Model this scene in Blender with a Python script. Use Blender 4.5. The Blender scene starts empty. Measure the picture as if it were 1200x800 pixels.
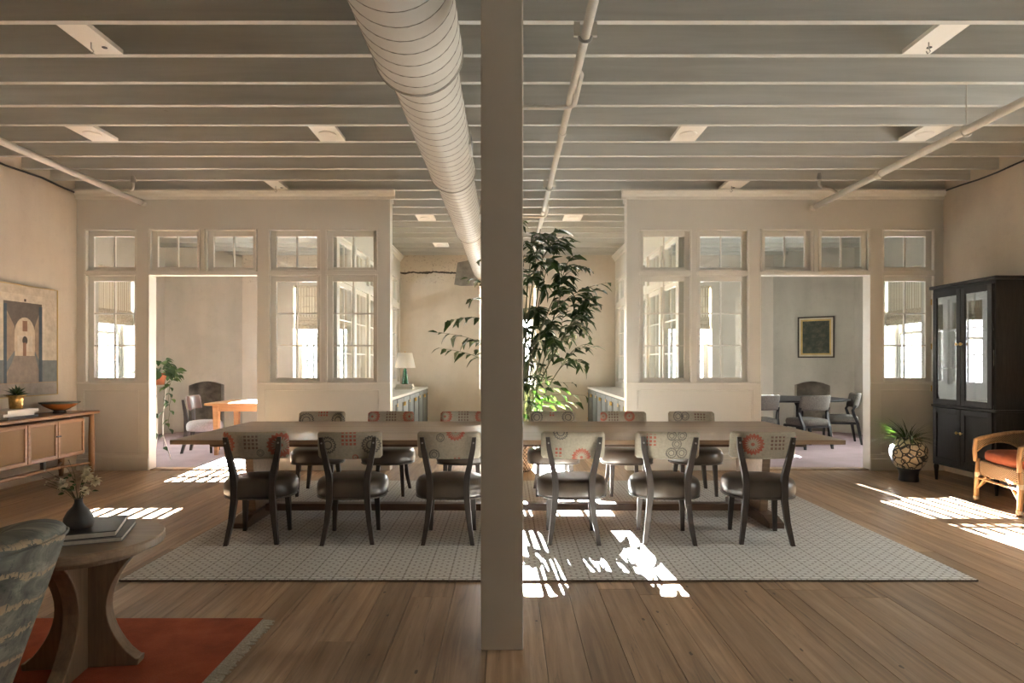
import bpy, bmesh, math, random
from mathutils import Vector, Matrix
R = random.Random(11)
PI = math.pi
sc = bpy.context.scene
col = sc.collection

# ------------------------------------------------------------------ camera
cam_d = bpy.data.cameras.new('camera'); cam = bpy.data.objects.new('camera', cam_d); col.objects.link(cam)
cam.location = (0, 0, 1.4); cam.rotation_euler = (PI/2, 0, 0)
cam_d.sensor_width = 36; cam_d.lens = 22.5
cam_d.shift_x = 5/1200; cam_d.shift_y = 24/1200
cam_d.clip_start = 0.05
sc.camera = cam
# ------------------------------------------------------------------ sky, sun, exposure
world = bpy.data.worlds.new('sky'); sc.world = world; world.use_nodes = True
bg = world.node_tree.nodes['Background']
bg.inputs[0].default_value = (1.0, .985, 0.95, 1); bg.inputs[1].default_value = 6.0
sun_d = bpy.data.lights.new('sun', 'SUN'); sun = bpy.data.objects.new('sun', sun_d); col.objects.link(sun)
sun_d.energy = 170; sun_d.angle = math.radians(0.14); sun_d.color = (1.0, 0.985, 0.96)
sun.rotation_euler = Vector((0.06, -1, -0.236)).to_track_quat('-Z', 'Y').to_euler()
sun.location = (0, 20, 8)
def portal(loc, sx, sz, d):
    l = bpy.data.lights.new('window_portal', 'AREA'); o = bpy.data.objects.new('window_portal', l); col.objects.link(o)
    l.shape = 'RECTANGLE'; l.size = sx; l.size_y = sz; l.energy = 1
    o.location = loc; o.rotation_euler = Vector(d).to_track_quat('-Z', 'Z').to_euler()
    l.cycles.is_portal = True
for wx in (-3.925, 0.0, 3.745): portal((wx, 13.83, 1.915), 1.2, 2.2, (0, -1, 0))
for wy in (9.32, 11.0): portal((-7.06, wy, 1.915), 1.1, 2.2, (1, 0, 0)); portal((7.12, wy, 1.915), 1.1, 2.2, (-1, 0, 0))  # the pair nearer the partition serves the added hidden windows
portal((6.09, 1.275, 1.915), .75, 2.2, (-1, 0, 0)); portal((6.09, 4.45, 1.915), .9, 2.2, (-1, 0, 0))  # portals of the added fill windows in the right wall
sc.view_settings.view_transform = 'Standard'; sc.view_settings.look = 'None'
sc.view_settings.gamma = 1.0; sc.view_settings.use_curve_mapping = False
sc.view_settings.exposure = 2.65
sc.cycles.use_denoising = True
sc.cycles.max_bounces = 14; sc.cycles.diffuse_bounces = 7; sc.cycles.transparent_max_bounces = 24
sc.cycles.glossy_bounces = 4; sc.cycles.caustics_reflective = False; sc.cycles.caustics_refractive = False
sc.cycles.sample_clamp_indirect = 6.0

# ------------------------------------------------------------------ node helper
class T:
    def __init__(s, name):
        s.mat = bpy.data.materials.new(name); s.mat.use_nodes = True
        s.nt = s.mat.node_tree; s.b = s.nt.nodes['Principled BSDF']; s.out = s.nt.nodes['Material Output']
    def n(s, t, **kw):
        nd = s.nt.nodes.new(t)
        for k, v in kw.items(): setattr(nd, k, v)
        return nd
    def put(s, sock, v):
        if hasattr(v, 'node'): s.nt.links.new(v, sock)
        elif isinstance(v, (tuple, list)) and len(v) == 3 and sock.type == 'RGBA': sock.default_value = (*v, 1)
        else: sock.default_value = v
    def m(s, op, a, b=0.0, c=0.0):
        nd = s.n('ShaderNodeMath', operation=op)
        s.put(nd.inputs[0], a); s.put(nd.inputs[1], b); s.put(nd.inputs[2], c); return nd.outputs[0]
    def pos(s): return s.n('ShaderNodeNewGeometry').outputs['Position']
    def obj(s): return s.n('ShaderNodeTexCoord').outputs['Object']
    def rnd(s): return s.n('ShaderNodeObjectInfo').outputs['Random']
    def xyz(s, v):
        nd = s.n('ShaderNodeSeparateXYZ'); s.put(nd.inputs[0], v); return nd.outputs
    def comb(s, x, y, z):
        nd = s.n('ShaderNodeCombineXYZ'); s.put(nd.inputs[0], x); s.put(nd.inputs[1], y); s.put(nd.inputs[2], z); return nd.outputs[0]
    def scale(s, v, sc3, off=(0, 0, 0)):
        nd = s.n('ShaderNodeMapping'); s.put(nd.inputs[0], v); nd.inputs['Scale'].default_value = sc3
        s.put(nd.inputs['Location'], off); return nd.outputs[0]
    def noise(s, v, scale=5, detail=4, rough=.55, dist=0):
        nd = s.n('ShaderNodeTexNoise'); s.put(nd.inputs['Vector'], v); nd.inputs['Scale'].default_value = scale
        nd.inputs['Detail'].default_value = detail; nd.inputs['Roughness'].default_value = rough
        nd.inputs['Distortion'].default_value = dist; return nd.outputs[0]
    def ramp(s, f, stops):
        nd = s.n('ShaderNodeValToRGB'); s.put(nd.inputs[0], f); e = nd.color_ramp.elements
        while len(e) < len(stops): e.new(.5)
        for i, (p, c) in enumerate(stops): e[i].position = p; e[i].color = (*c, 1) if len(c) == 3 else c
        return nd.outputs[0]
    def mix(s, f, a, b, mode='MIX'):
        nd = s.n('ShaderNodeMix', data_type='RGBA', blend_type=mode)
        s.put(nd.inputs[0], f); s.put(nd.inputs[6], a); s.put(nd.inputs[7], b); return nd.outputs[2]
    def bump(s, h, strength=.2, dist=.01):
        nd = s.n('ShaderNodeBump'); s.put(nd.inputs['Height'], h)
        nd.inputs['Strength'].default_value = strength; nd.inputs['Distance'].default_value = dist
        s.nt.links.new(nd.outputs[0], s.b.inputs['Normal'])
    def fin(s, c, rough=.6, metal=0.0, spec=None):
        s.put(s.b.inputs['Base Color'], c); s.put(s.b.inputs['Roughness'], rough); s.b.inputs['Metallic'].default_value = metal
        if spec is not None: s.b.inputs['Specular IOR Level'].default_value = spec
        return s.mat

def plain(name, c, rough=.6, metal=0.0, var=.08, ns=6, bump=.0, bs=60):
    t = T(name); n = t.noise(t.pos(), ns, 3)
    c2 = tuple(max(0, x*(1-var*2)) for x in c); c1 = tuple(min(1, x*(1+var)) for x in c)
    if bump: t.bump(t.noise(t.pos(), bs, 4), bump, .004)
    return t.fin(t.ramp(n, [(.3, c2), (.7, c1)]), rough, metal)
def wood(name, dark, light, rough=.45, axis=1, ring=16, rv=.25, objc=True, bump=.08):
    t = T(name); v = t.obj() if objc else t.pos(); s3 = [ring]*3; s3[axis] = ring*.07
    off = t.m('MULTIPLY', t.rnd(), 37.0); v2 = t.scale(v, tuple(s3), t.comb(off, off, off))
    g = t.noise(v2, 1.0, 6, .62, .9); g2 = t.noise(v2, 4.5, 3, .6)
    f = t.m('ADD', t.m('MULTIPLY', g, .75), t.m('MULTIPLY', g2, .25))
    c = t.ramp(f, [(.33, dark), (.66, light)])
    k = t.m('ADD', t.m('MULTIPLY', t.rnd(), rv), 1-rv*.5)
    c = t.mix(1.0, c, t.comb(k, k, k), 'MULTIPLY'); t.bump(g2, bump, .002)
    return t.fin(c, rough)

def plaster(name, c, c2, spots=False):
    t = T(name); p = t.pos(); n = t.noise(p, 1.1, 5, .6, .4); n2 = t.noise(p, 7, 5, .65); n3 = t.noise(t.scale(p, (1, 1, .25)), 3.5, 4)
    f = t.m('ADD', t.m('MULTIPLY', n, .55), t.m('MULTIPLY', n3, .45))
    cc = t.ramp(f, [(.34, c2), (.62, c)])
    cc = t.mix(t.ramp(n2, [(.55, (0, 0, 0)), (.8, (.35, .35, .35))]), cc, tuple(x*.8 for x in c2))
    if spots:
        x, y, z = t.xyz(p)
        wob = t.m('MULTIPLY', t.m('SUBTRACT', t.noise(p, 6, 4), .5), .10)
        zz = t.m('ADD', z, wob)
        above = t.m('GREATER_THAN', zz, 3.27)
        left = t.m('LESS_THAN', x, -.75)
        pit = t.m('GREATER_THAN', t.noise(p, 22, 4, .7), .60)
        near = t.m('GREATER_THAN', zz, 3.05)
        cc = t.mix(t.m('MULTIPLY', t.m('MULTIPLY', above, left), .75), cc, (.60, .53, .43))
        crack = t.m('MULTIPLY', t.m('LESS_THAN', t.m('ABSOLUTE', t.m('SUBTRACT', zz, 3.27)), t.m('MULTIPLY', t.noise(p, 5, 3), .035)), left)
        cc = t.mix(t.m('MULTIPLY', t.m('MULTIPLY', pit, near), t.m('MULTIPLY', left, .45)), cc, (.22, .18, .14))
        cc = t.mix(crack, cc, (.07, .06, .05))
    t.bump(t.noise(p, 26, 5, .6), .25, .01)
    return t.fin(cc, .9)

def glass_mat(name, tint=(.96, .98, .98), refl=1.45):
    t = T(name); t.nt.nodes.remove(t.b)
    tr = t.n('ShaderNodeBsdfTransparent'); tr.inputs[0].default_value = (*tint, 1)
    gl = t.n('ShaderNodeBsdfGlossy'); gl.inputs['Roughness'].default_value = .0; gl.inputs[0].default_value = (1, 1, 1, 1)
    fr = t.n('ShaderNodeFresnel'); bf = t.n('ShaderNodeNewGeometry').outputs['Backfacing']; t.put(fr.inputs[0], t.m('ADD', refl, t.m('MULTIPLY', bf, 1/refl-refl)))
    mx = t.n('ShaderNodeMixShader'); t.nt.links.new(fr.outputs[0], mx.inputs[0]); t.nt.links.new(tr.outputs[0], mx.inputs[1]); t.nt.links.new(gl.outputs[0], mx.inputs[2])
    t.nt.links.new(mx.outputs[0], t.out.inputs[0]); return t.mat
def sheer_mat(name, axis):
    t = T(name); t.nt.nodes.remove(t.b)
    p = t.xyz(t.pos())[axis]
    fr = t.m('FRACT', t.m('MULTIPLY', p, 17.0)); st = t.m('GREATER_THAN', fr, .72)
    wv = t.noise(t.pos(), 260, 2)
    tr = t.n('ShaderNodeBsdfTransparent'); tr.inputs[0].default_value = (1, .97, .9, 1)
    tl = t.n('ShaderNodeBsdfTranslucent'); t.put(tl.inputs[0], t.mix(st, (.70, .65, .56), (.42, .35, .26)))
    df = t.n('ShaderNodeBsdfDiffuse'); t.put(df.inputs[0], t.mix(st, t.ramp(wv, [(.3, (.62, .56, .46)), (.7, (.75, .69, .58))]), (.42, .35, .25)))
    m1 = t.n('ShaderNodeMixShader'); m1.inputs[0].default_value = .014
    t.nt.links.new(df.outputs[0], m1.inputs[1]); t.nt.links.new(tl.outputs[0], m1.inputs[2])
    m2 = t.n('ShaderNodeMixShader'); t.put(m2.inputs[0], t.m('ADD', .985, t.m('MULTIPLY', st, .01)))
    t.nt.links.new(tr.outputs[0], m2.inputs[1]); t.nt.links.new(m1.outputs[0], m2.inputs[2])
    t.nt.links.new(m2.outputs[0], t.out.inputs[0]); return t.mat

M = {}
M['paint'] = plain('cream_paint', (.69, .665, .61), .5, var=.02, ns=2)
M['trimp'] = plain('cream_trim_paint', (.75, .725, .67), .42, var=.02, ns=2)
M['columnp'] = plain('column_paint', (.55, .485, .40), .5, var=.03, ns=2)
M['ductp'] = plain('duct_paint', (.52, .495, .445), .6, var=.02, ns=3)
M['seam'] = plain('duct_seam', (.26, .24, .21), .5)
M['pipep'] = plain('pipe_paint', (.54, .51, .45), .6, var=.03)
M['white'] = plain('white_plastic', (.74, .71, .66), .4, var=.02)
M['plaster'] = plaster('plaster_warm', (.61, .53, .43), (.53, .45, .36))
M['plaster_back'] = plaster('plaster_back', (.60, .55, .48), (.53, .475, .405), True)
M['plaster_room'] = plaster('plaster_room', (.51, .485, .43), (.42, .395, .345))
M['glass'] = glass_mat('window_glass')
M['cabglass'] = glass_mat('cabinet_glass', (.80, .83, .84), 2.1)
M['iron'] = plain('black_iron', (.03, .03, .032), .5)
M['metal'] = plain('steel', (.35, .34, .32), .35, .9)
M['brass'] = plain('aged_brass', (.62, .42, .16), .28, 1.0, var=.2, ns=30)
M['sash_dark'] = plain('dark_sash', (.16, .16, .17), .5); M['sash_grey'] = plain('grey_sash', (.45, .44, .42), .5)
M['sheer'] = sheer_mat('striped_sheer', 0); M['sheer_y'] = sheer_mat('striped_sheer_side', 1)
M['fold'] = plain('linen_fold', (.55, .47, .36), .9, var=.15, ns=40)
M['stone'] = plain('sooty_stone', (.17, .16, .14), .9, var=.3, ns=5, bump=.4)
M['mortar'] = plain('grey_mortar', (.27, .26, .24), .95, var=.12, ns=9, bump=.6, bs=40)
M['subfloor'] = plain('subfloor', (.03, .022, .016), .9)

def joist_mat():
    t = T('joist_paint'); p = t.pos(); off = t.m('MULTIPLY', t.rnd(), 50)
    v = t.scale(p, (.8, 5, 14), t.comb(off, off, off)); g = t.noise(v, 1.0, 5, .6, .5)
    kn = t.noise(t.scale(p, (5, 9, 16), t.comb(off, off, off)), 1.0, 3, .6)
    c = t.ramp(g, [(.3, (.44, .44, .41)), (.7, (.53, .53, .50))])
    c = t.mix(t.ramp(kn, [(.73, (0, 0, 0)), (.80, (.55, .55, .55))]), c, (.25, .21, .16))
    t.bump(g, .15, .004); return t.fin(c, .55)
M['joist'] = joist_mat()
def floor_mat():
    t = T('old_pine_floor'); p = t.pos(); r = t.rnd(); off = t.m('MULTIPLY', r, 83.0)
    v = t.scale(p, (15, .75, 1), t.comb(off, t.m('MULTIPLY', r, 31.0), off))
    g = t.noise(v, 1.0, 6, .6, 1.1); fine = t.noise(v, 6, 3, .6)
    f = t.m('ADD', t.m('MULTIPLY', g, .8), t.m('MULTIPLY', fine, .2))
    c = t.ramp(f, [(.30, (.19, .118, .070)), (.5, (.36, .235, .145)), (.70, (.50, .35, .23))])
    blot = t.noise(t.scale(p, (4, .9, 1), t.comb(off, off, off)), 1.0, 4, .6, .6)
    c = t.mix(t.ramp(blot, [(.45, (0, 0, 0)), (.75, (.5, .5, .5))]), c, (.215, .15, .105))
    streak = t.noise(t.scale(p, (26, 1.1, 1), t.comb(off, off, off)), 1.0, 5, .7, 1.5)
    c = t.mix(t.ramp(streak, [(.59, (0, 0, 0)), (.72, (.85, .85, .85))]), c, (.07, .055, .047))
    vo = t.n('ShaderNodeTexVoronoi'); t.put(vo.inputs['Vector'], t.scale(p, (9, 4, 1), t.comb(off, off, off))); vo.inputs['Scale'].default_value = 1.0
    pick = t.m('GREATER_THAN', t.xyz(vo.outputs['Color'])[0], .5)
    kn = t.m('MULTIPLY', t.m('LESS_THAN', t.m('ADD', vo.outputs['Distance'], t.m('MULTIPLY', t.noise(p, 40, 2), .09)), .115), pick)
    c = t.mix(t.m('MULTIPLY', kn, .8), c, (.04, .028, .022))
    k = t.m('ADD', t.m('MULTIPLY', r, .52), .72); c = t.mix(1.0, c, t.comb(k, t.m('MULTIPLY', k, 1.0), t.m('MULTIPLY', k, .98)), 'MULTIPLY')
    t.bump(t.m('ADD', fine, t.m('MULTIPLY', kn, -.5)), .12, .003)
    return t.fin(c, t.m('ADD', .30, t.m('MULTIPLY', fine, .22)), 0, .45)
M['floor'] = floor_mat()

# ------------------------------------------------------------------ mesh builder
class MB:
    def __init__(s): s.v = []; s.f = []; s.mi = []; s.cur = 0
    def face(s, idx): s.f.append(tuple(idx)); s.mi.append(s.cur)
    def box(s, x0, x1, y0, y1, z0, z1):
        if x0 > x1: x0, x1 = x1, x0
        if y0 > y1: y0, y1 = y1, y0
        b = len(s.v); s.v += [(x, y, z) for z in (z0, z1) for y in (y0, y1) for x in (x0, x1)]
        for q in ((0, 2, 3, 1), (4, 5, 7, 6), (0, 1, 5, 4), (2, 6, 7, 3), (0, 4, 6, 2), (1, 3, 7, 5)): s.face([b+i for i in q])
        return s
    def rings(s, rings, closed=True, cap=True):
        b = len(s.v); n = len(rings[0])
        for r in rings: s.v += [tuple(p) for p in r]
        for i in range(len(rings)-1):
            for j in range(n if closed else n-1):
                k = (j+1) % n
                s.face((b+i*n+j, b+i*n+k, b+(i+1)*n+k, b+(i+1)*n+j))
        if cap and closed:
            s.face([b+j for j in range(n)][::-1]); s.face([b+(len(rings)-1)*n+j for j in range(n)])
        return s
    def tube(s, pts, r, n=8):
        pts = [Vector(p) for p in pts]; rs = r if isinstance(r, (list, tuple)) else [r]*len(pts); rings = []
        prev = None
        for i, p in enumerate(pts):
            d = (pts[min(i+1, len(pts)-1)]-pts[max(i-1, 0)]).normalized()
            if prev is None:
                a = Vector((0, 0, 1)) if abs(d.z) < .9 else Vector((1, 0, 0)); u = d.cross(a).normalized()
            else: u = (prev-d*prev.dot(d)).normalized()
            prev = u; w = d.cross(u)
            rings.append([p+(u*math.cos(2*PI*j/n)+w*math.sin(2*PI*j/n))*rs[i] for j in range(n)])
        return s.rings(rings)
    def sweep(s, pts, ws, ds):
        rings = []
        for p, w, d in zip(pts, ws, ds):
            x, y, z = p; rings.append([(x-w/2, y-d/2, z), (x+w/2, y-d/2, z), (x+w/2, y+d/2, z), (x-w/2, y+d/2, z)])
        return s.rings(rings)
    def lathe(s, prof, n=24, c=(0, 0), cap=True, sx=1.0, sy=1.0):
        return s.rings([[(c[0]+r*math.cos(2*PI*j/n)*sx, c[1]+r*math.sin(2*PI*j/n)*sy, z) for j in range(n)] for r, z in prof], True, cap)
    def prism(s, poly, a0, a1, axis='x', off=(0, 0, 0)):
        def mk(a, p):
            q = {'x': (a, p[0], p[1]), 'y': (p[0], a, p[1]), 'z': (p[0], p[1], a)}[axis]
            return (q[0]+off[0], q[1]+off[1], q[2]+off[2])
        return s.rings([[mk(a0, p) for p in poly], [mk(a1, p) for p in poly]])
    def poly(s, pts):
        b = len(s.v); s.v += [tuple(p) for p in pts]; s.face(range(b, b+len(pts))); return s
    def xf(s, mat, start=0):
        s.v[start:] = [tuple(mat @ Vector(p)) for p in s.v[start:]]; return s
    def mesh(s, name, mats, smooth=False):
        me = bpy.data.meshes.new(name); me.from_pydata(s.v, [], s.f)
        mats = mats if isinstance(mats, (list, tuple)) else [mats]
        for m_ in mats: me.materials.append(M[m_] if isinstance(m_, str) else m_)
        if len(mats) > 1: me.polygons.foreach_set('material_index', s.mi)
        bm = bmesh.new(); bm.from_mesh(me); bmesh.ops.recalc_face_normals(bm, faces=bm.faces); bm.to_mesh(me); bm.free()
        if smooth: me.polygons.foreach_set('use_smooth', [True]*len(me.polygons))
        me.update(); return me
    def build(s, name, mats, parent=None, smooth=False, bevel=0.0, segs=2, auto=False):
        o = bpy.data.objects.new(name, s.mesh(name, mats, smooth)); col.objects.link(o)
        if parent is not None: o.parent = parent
        if bevel:
            b = o.modifiers.new('bevel', 'BEVEL'); b.width = bevel; b.segments = segs; b.limit_method = 'ANGLE'; b.angle_limit = math.radians(40)
        return o
def B(*a): return MB().box(*a)
def tag(o, label=None, cat=None, group=None, kind=None):
    if label: o['label'] = label
    if cat: o['category'] = cat
    if group: o['group'] = group
    if kind: o['kind'] = kind
    return o
def thing(name, label, cat, loc=(0, 0, 0), rz=0.0, group=None):
    o = bpy.data.objects.new(name, None); col.objects.link(o); o.location = loc; o.rotation_euler = (0, 0, rz); o.empty_display_size = .1
    return tag(o, label, cat, group)
def struct(name, label=None, loc=(0, 0, 0)):
    o = bpy.data.objects.new(name, None); col.objects.link(o); o.location = loc; return tag(o, label, None, None, 'structure')
def link(name, me, parent, mat=None):
    o = bpy.data.objects.new(name, me); col.objects.link(o); o.parent = parent
    if mat is not None: o.matrix_local = mat
    return o
def copy_tree(o, parent=None):
    c = o.copy(); col.objects.link(c); c.parent = parent
    for ch in list(o.children): copy_tree(ch, c)
    return c

# ================================================================== ROOM SHELL
XL, XR = -5.57, 5.63
ZJ, ZD = 3.616, 3.916
YP0, YP1 = 8.27, 8.43
YB = 13.4
SXL, SXR = -6.70, 6.77
# floor: planks on a dark subfloor
fl = B(-6.8, 6.9, -3.6, 13.5, -.06, -.014).build('floor', 'subfloor'); tag(fl, 'wide old pine plank floor with knots and dark streaks', None, None, 'structure')
unit = MB().box(-.5, .5, -.5, .5, -.5, .5).mesh('plank', 'floor')
x = XL
while x < XR:
    w = R.choice((.15, .19, .21, .23, .25, .28)); w = min(w, XR-x)
    if w < .05: break
    yend = YB if abs(x+w/2) < 2.2 else YP0+.02
    y = -3.5 - R.uniform(0, 2.5)
    while y < yend:
        L = R.uniform(3.6, 5.6); y0 = max(y, -3.5); y1 = min(y+L, yend)
        if yend-y1 < .8: y1 = yend; L = 99
        if y1-y0 > .1:
            pl = link('plank', unit, fl); pl.location = (x+w/2, (y0+y1)/2, -.0075); pl.scale = (w-.003, y1-y0-.003, .015)
        y += L
    x += w
# outer walls
def wall_holes(mb, u0, u1, z0, z1, holes, fn):
    us = u0
    for (a, b, c, d) in sorted(holes):
        fn(mb, us, a, z0, z1); fn(mb, a, b, z0, c); fn(mb, a, b, d, z1); us = b
    fn(mb, us, u1, z0, z1)
WZ0, WZ1 = .83, 3.0
BW = [(-4.5, -3.35), (-.59, .59), (3.21, 4.28)]
w = MB(); wall_holes(w, -5.6, 5.66, -.06, ZD, [(a, b, WZ0, WZ1) for a, b in BW], lambda m, a, b, c, d: m.box(a, b, YB, YB+.42, c, d))
wb = w.build('wall_back', 'plaster_back'); tag(wb, 'rough cream plaster back wall with crumbled strip', None, None, 'structure')
# mortar patch where the duct meets the back wall
pm = MB().prism([(-1.12, 3.02), (-.98, 2.99), (-.62, 3.0), (-.66, 3.5), (-.80, 3.53), (-1.05, 3.48)], YB-.012, YB+.01, 'y'); pm.build('mortar_patch', 'mortar', wb)
def side(sg, X, name, lab):
    w = MB(); wall_holes(w, YP1, 12.5, -.06, ZD, [(8.8, 9.84, WZ0, WZ1), (10.48, 11.52, WZ0, WZ1)], lambda m, a, b, c, d: m.box(X, X+sg*.36, a, b, c, d))  # first opening: window added out of view to brighten the side room
    o = w.build(name, 'plaster_room'); tag(o, lab, None, None, 'structure')
side(-1, SXL, 'wall_left_room', 'plaster outer wall of the left glazed room')
side(1, SXR, 'wall_right_room', 'plaster outer wall of the right glazed room')
w = MB(); LW = []
wall_holes(w, -3.6, YP1, -.06, ZD, [(a, b, WZ0, WZ1) for a, b in LW], lambda m, a, b, c, d: m.box(XL-.42, XL, a, b, c, d))
w.box(SXL-.36, XL-.42, YP0, YP1, -.06, ZD)
tag(w.build('wall_left', 'plaster'), 'warm plaster left wall carrying the painting', None, None, 'structure')
w = MB(); SW = [(.9, 1.65), (4.0, 4.9)]  # openings for fill windows added outside the view
wall_holes(w, -3.6, YP1, -.06, ZD, [(a, b, WZ0, WZ1) for a, b in SW], lambda m, a, b, c, d: m.box(XR, XR+.42, a, b, c, d))
w.box(XR+.42, SXR+.36, YP0, YP1, -.06, ZD)
tag(w.build('wall_right', 'plaster'), 'plaster right wall behind the black cabinet', None, None, 'structure')
w = MB(); RW = []
wall_holes(w, XL-.4, XR+.4, -.06, ZD, [(a, b, WZ0, WZ1) for a, b in RW], lambda m, a, b, c, d: m.box(a, b, -3.9, -3.5, c, d))
tag(w.build('wall_rear', 'plaster'), 'plaster wall with windows behind the viewer', None, None, 'structure')
# corner chamfers with arched fireplace niche
M['stone_tan'] = plain('tan_stone', (.27, .24, .20), .9, var=.2, ns=5, bump=.4)
def chamfer(sg, X0, name):
    P0 = Vector((X0, 12.5, 0)); P1 = Vector((sg*5.56, YB, 0)); d = (P1-P0); L = d.length; d.normalize()
    nrm = Vector((-d.y, d.x, 0)) if sg > 0 else Vector((d.y, -d.x, 0))
    if nrm.y > 0: nrm = -nrm
    mat = Matrix(((d.x, -nrm.x, 0, P0.x), (d.y, -nrm.y, 0, P0.y), (0, 0, 1, 0), (0, 0, 0, 1)))
    a, b, zs, za = .43, 1.10, .93, 1.01
    mb = MB(); mb.box(-.3, a, 0, .34, -.06, ZD); mb.box(b, L+.3, 0, .34, -.06, ZD)
    arch = [(a+(b-a)*i/10, zs+(za-zs)*math.sin(PI*i/10)) for i in range(11)]
    mb.prism(arch+[(b, ZD), (a, ZD)], 0, .34, 'y')
    o = mb.xf(mat).build(name, 'plaster_room'); tag(o, 'angled plaster corner wall with an arched fireplace niche', None, None, 'structure')
    MB().box(a-.02, b+.02, .26, .36, -.06, za+.02).xf(mat).build('niche_back', 'stone' if sg < 0 else 'stone_tan', o)
    return mat, L
chL = chamfer(-1, SXL, 'wall_left_corner'); chR = chamfer(1, SXR, 'wall_right_corner')
# ceiling deck and joists
ce = B(-7.1, 7.1, -3.6, 13.8, ZD, ZD+.05).build('ceiling', 'joist'); tag(ce, 'cream painted timber ceiling with exposed joists', None, None, 'structure')
JY = [4.157+.4536*k for k in range(-16, 21)]
ju = MB().box(-.5, .5, -.5, .5, -.5, .5).mesh('joist', 'joist')
for y in JY:
    wide = y > YP1+.05
    x0, x1 = (SXL, SXR) if wide else (XL, XR)
    if y > 12.6: x0, x1 = -5.9, 5.9
    j = link('joist', ju, ce); j.location = ((x0+x1)/2, y+.025, (ZJ+ZD)/2); j.scale = (x1-x0, .048, ZD-ZJ)

# ------------------------------------------------------------------ partitions
winno = [0]
def lite(xc, wd, z0, z1, rows, lab, sg):
    """glazed unit: stop beads, sash frame, muntins, separate panes; opening wd wide"""
    winno[0] += 1
    o = struct('window_%d' % winno[0], lab, (xc, 8.37, 0)); h = wd/2; st = .075
    f = MB(); f.box(-h, -h+st, -.02, .02, z0, z1).box(h-st, h, -.02, .02, z0, z1).box(-h+st, h-st, -.02, .02, z0, z0+.07).box(-h+st, h-st, -.02, .02, z1-.085, z1)
    f.build('sash_frame', 'trimp', o, bevel=.004)
    b = MB(); t_ = .022
    b.box(-h, -h+t_, -.10, -.06, z0, z1).box(h-t_, h, -.10, -.06, z0, z1).box(-h+t_, h-t_, -.10, -.06, z0, z0+t_).box(-h+t_, h-t_, -.10, -.06, z1-t_, z1)
    b.build('stop_bead', 'trimp', o, bevel=.006)
    gx0, gx1, gz0, gz1 = -h+st, h-st, z0+.07, z1-.085
    MB().box(-.009, .009, -.014, .014, gz0, gz1).build('muntin', 'trimp', o)
    hh = (gz1-gz0)/rows
    for r in range(1, rows):
        for s in (-1, 1):
            MB().box(s*.009, s*(h-st), -.013, .013, gz0+hh*r-.009, gz0+hh*r+.009).build('muntin', 'trimp', o)
    for r in range(rows):
        for s in (-1, 1):
            MB().box(s*.004, s*(h-st+.004), -.003, .003, gz0+hh*r+.004, gz0+hh*(r+1)-.004).build('pane', 'glass', o)
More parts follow.
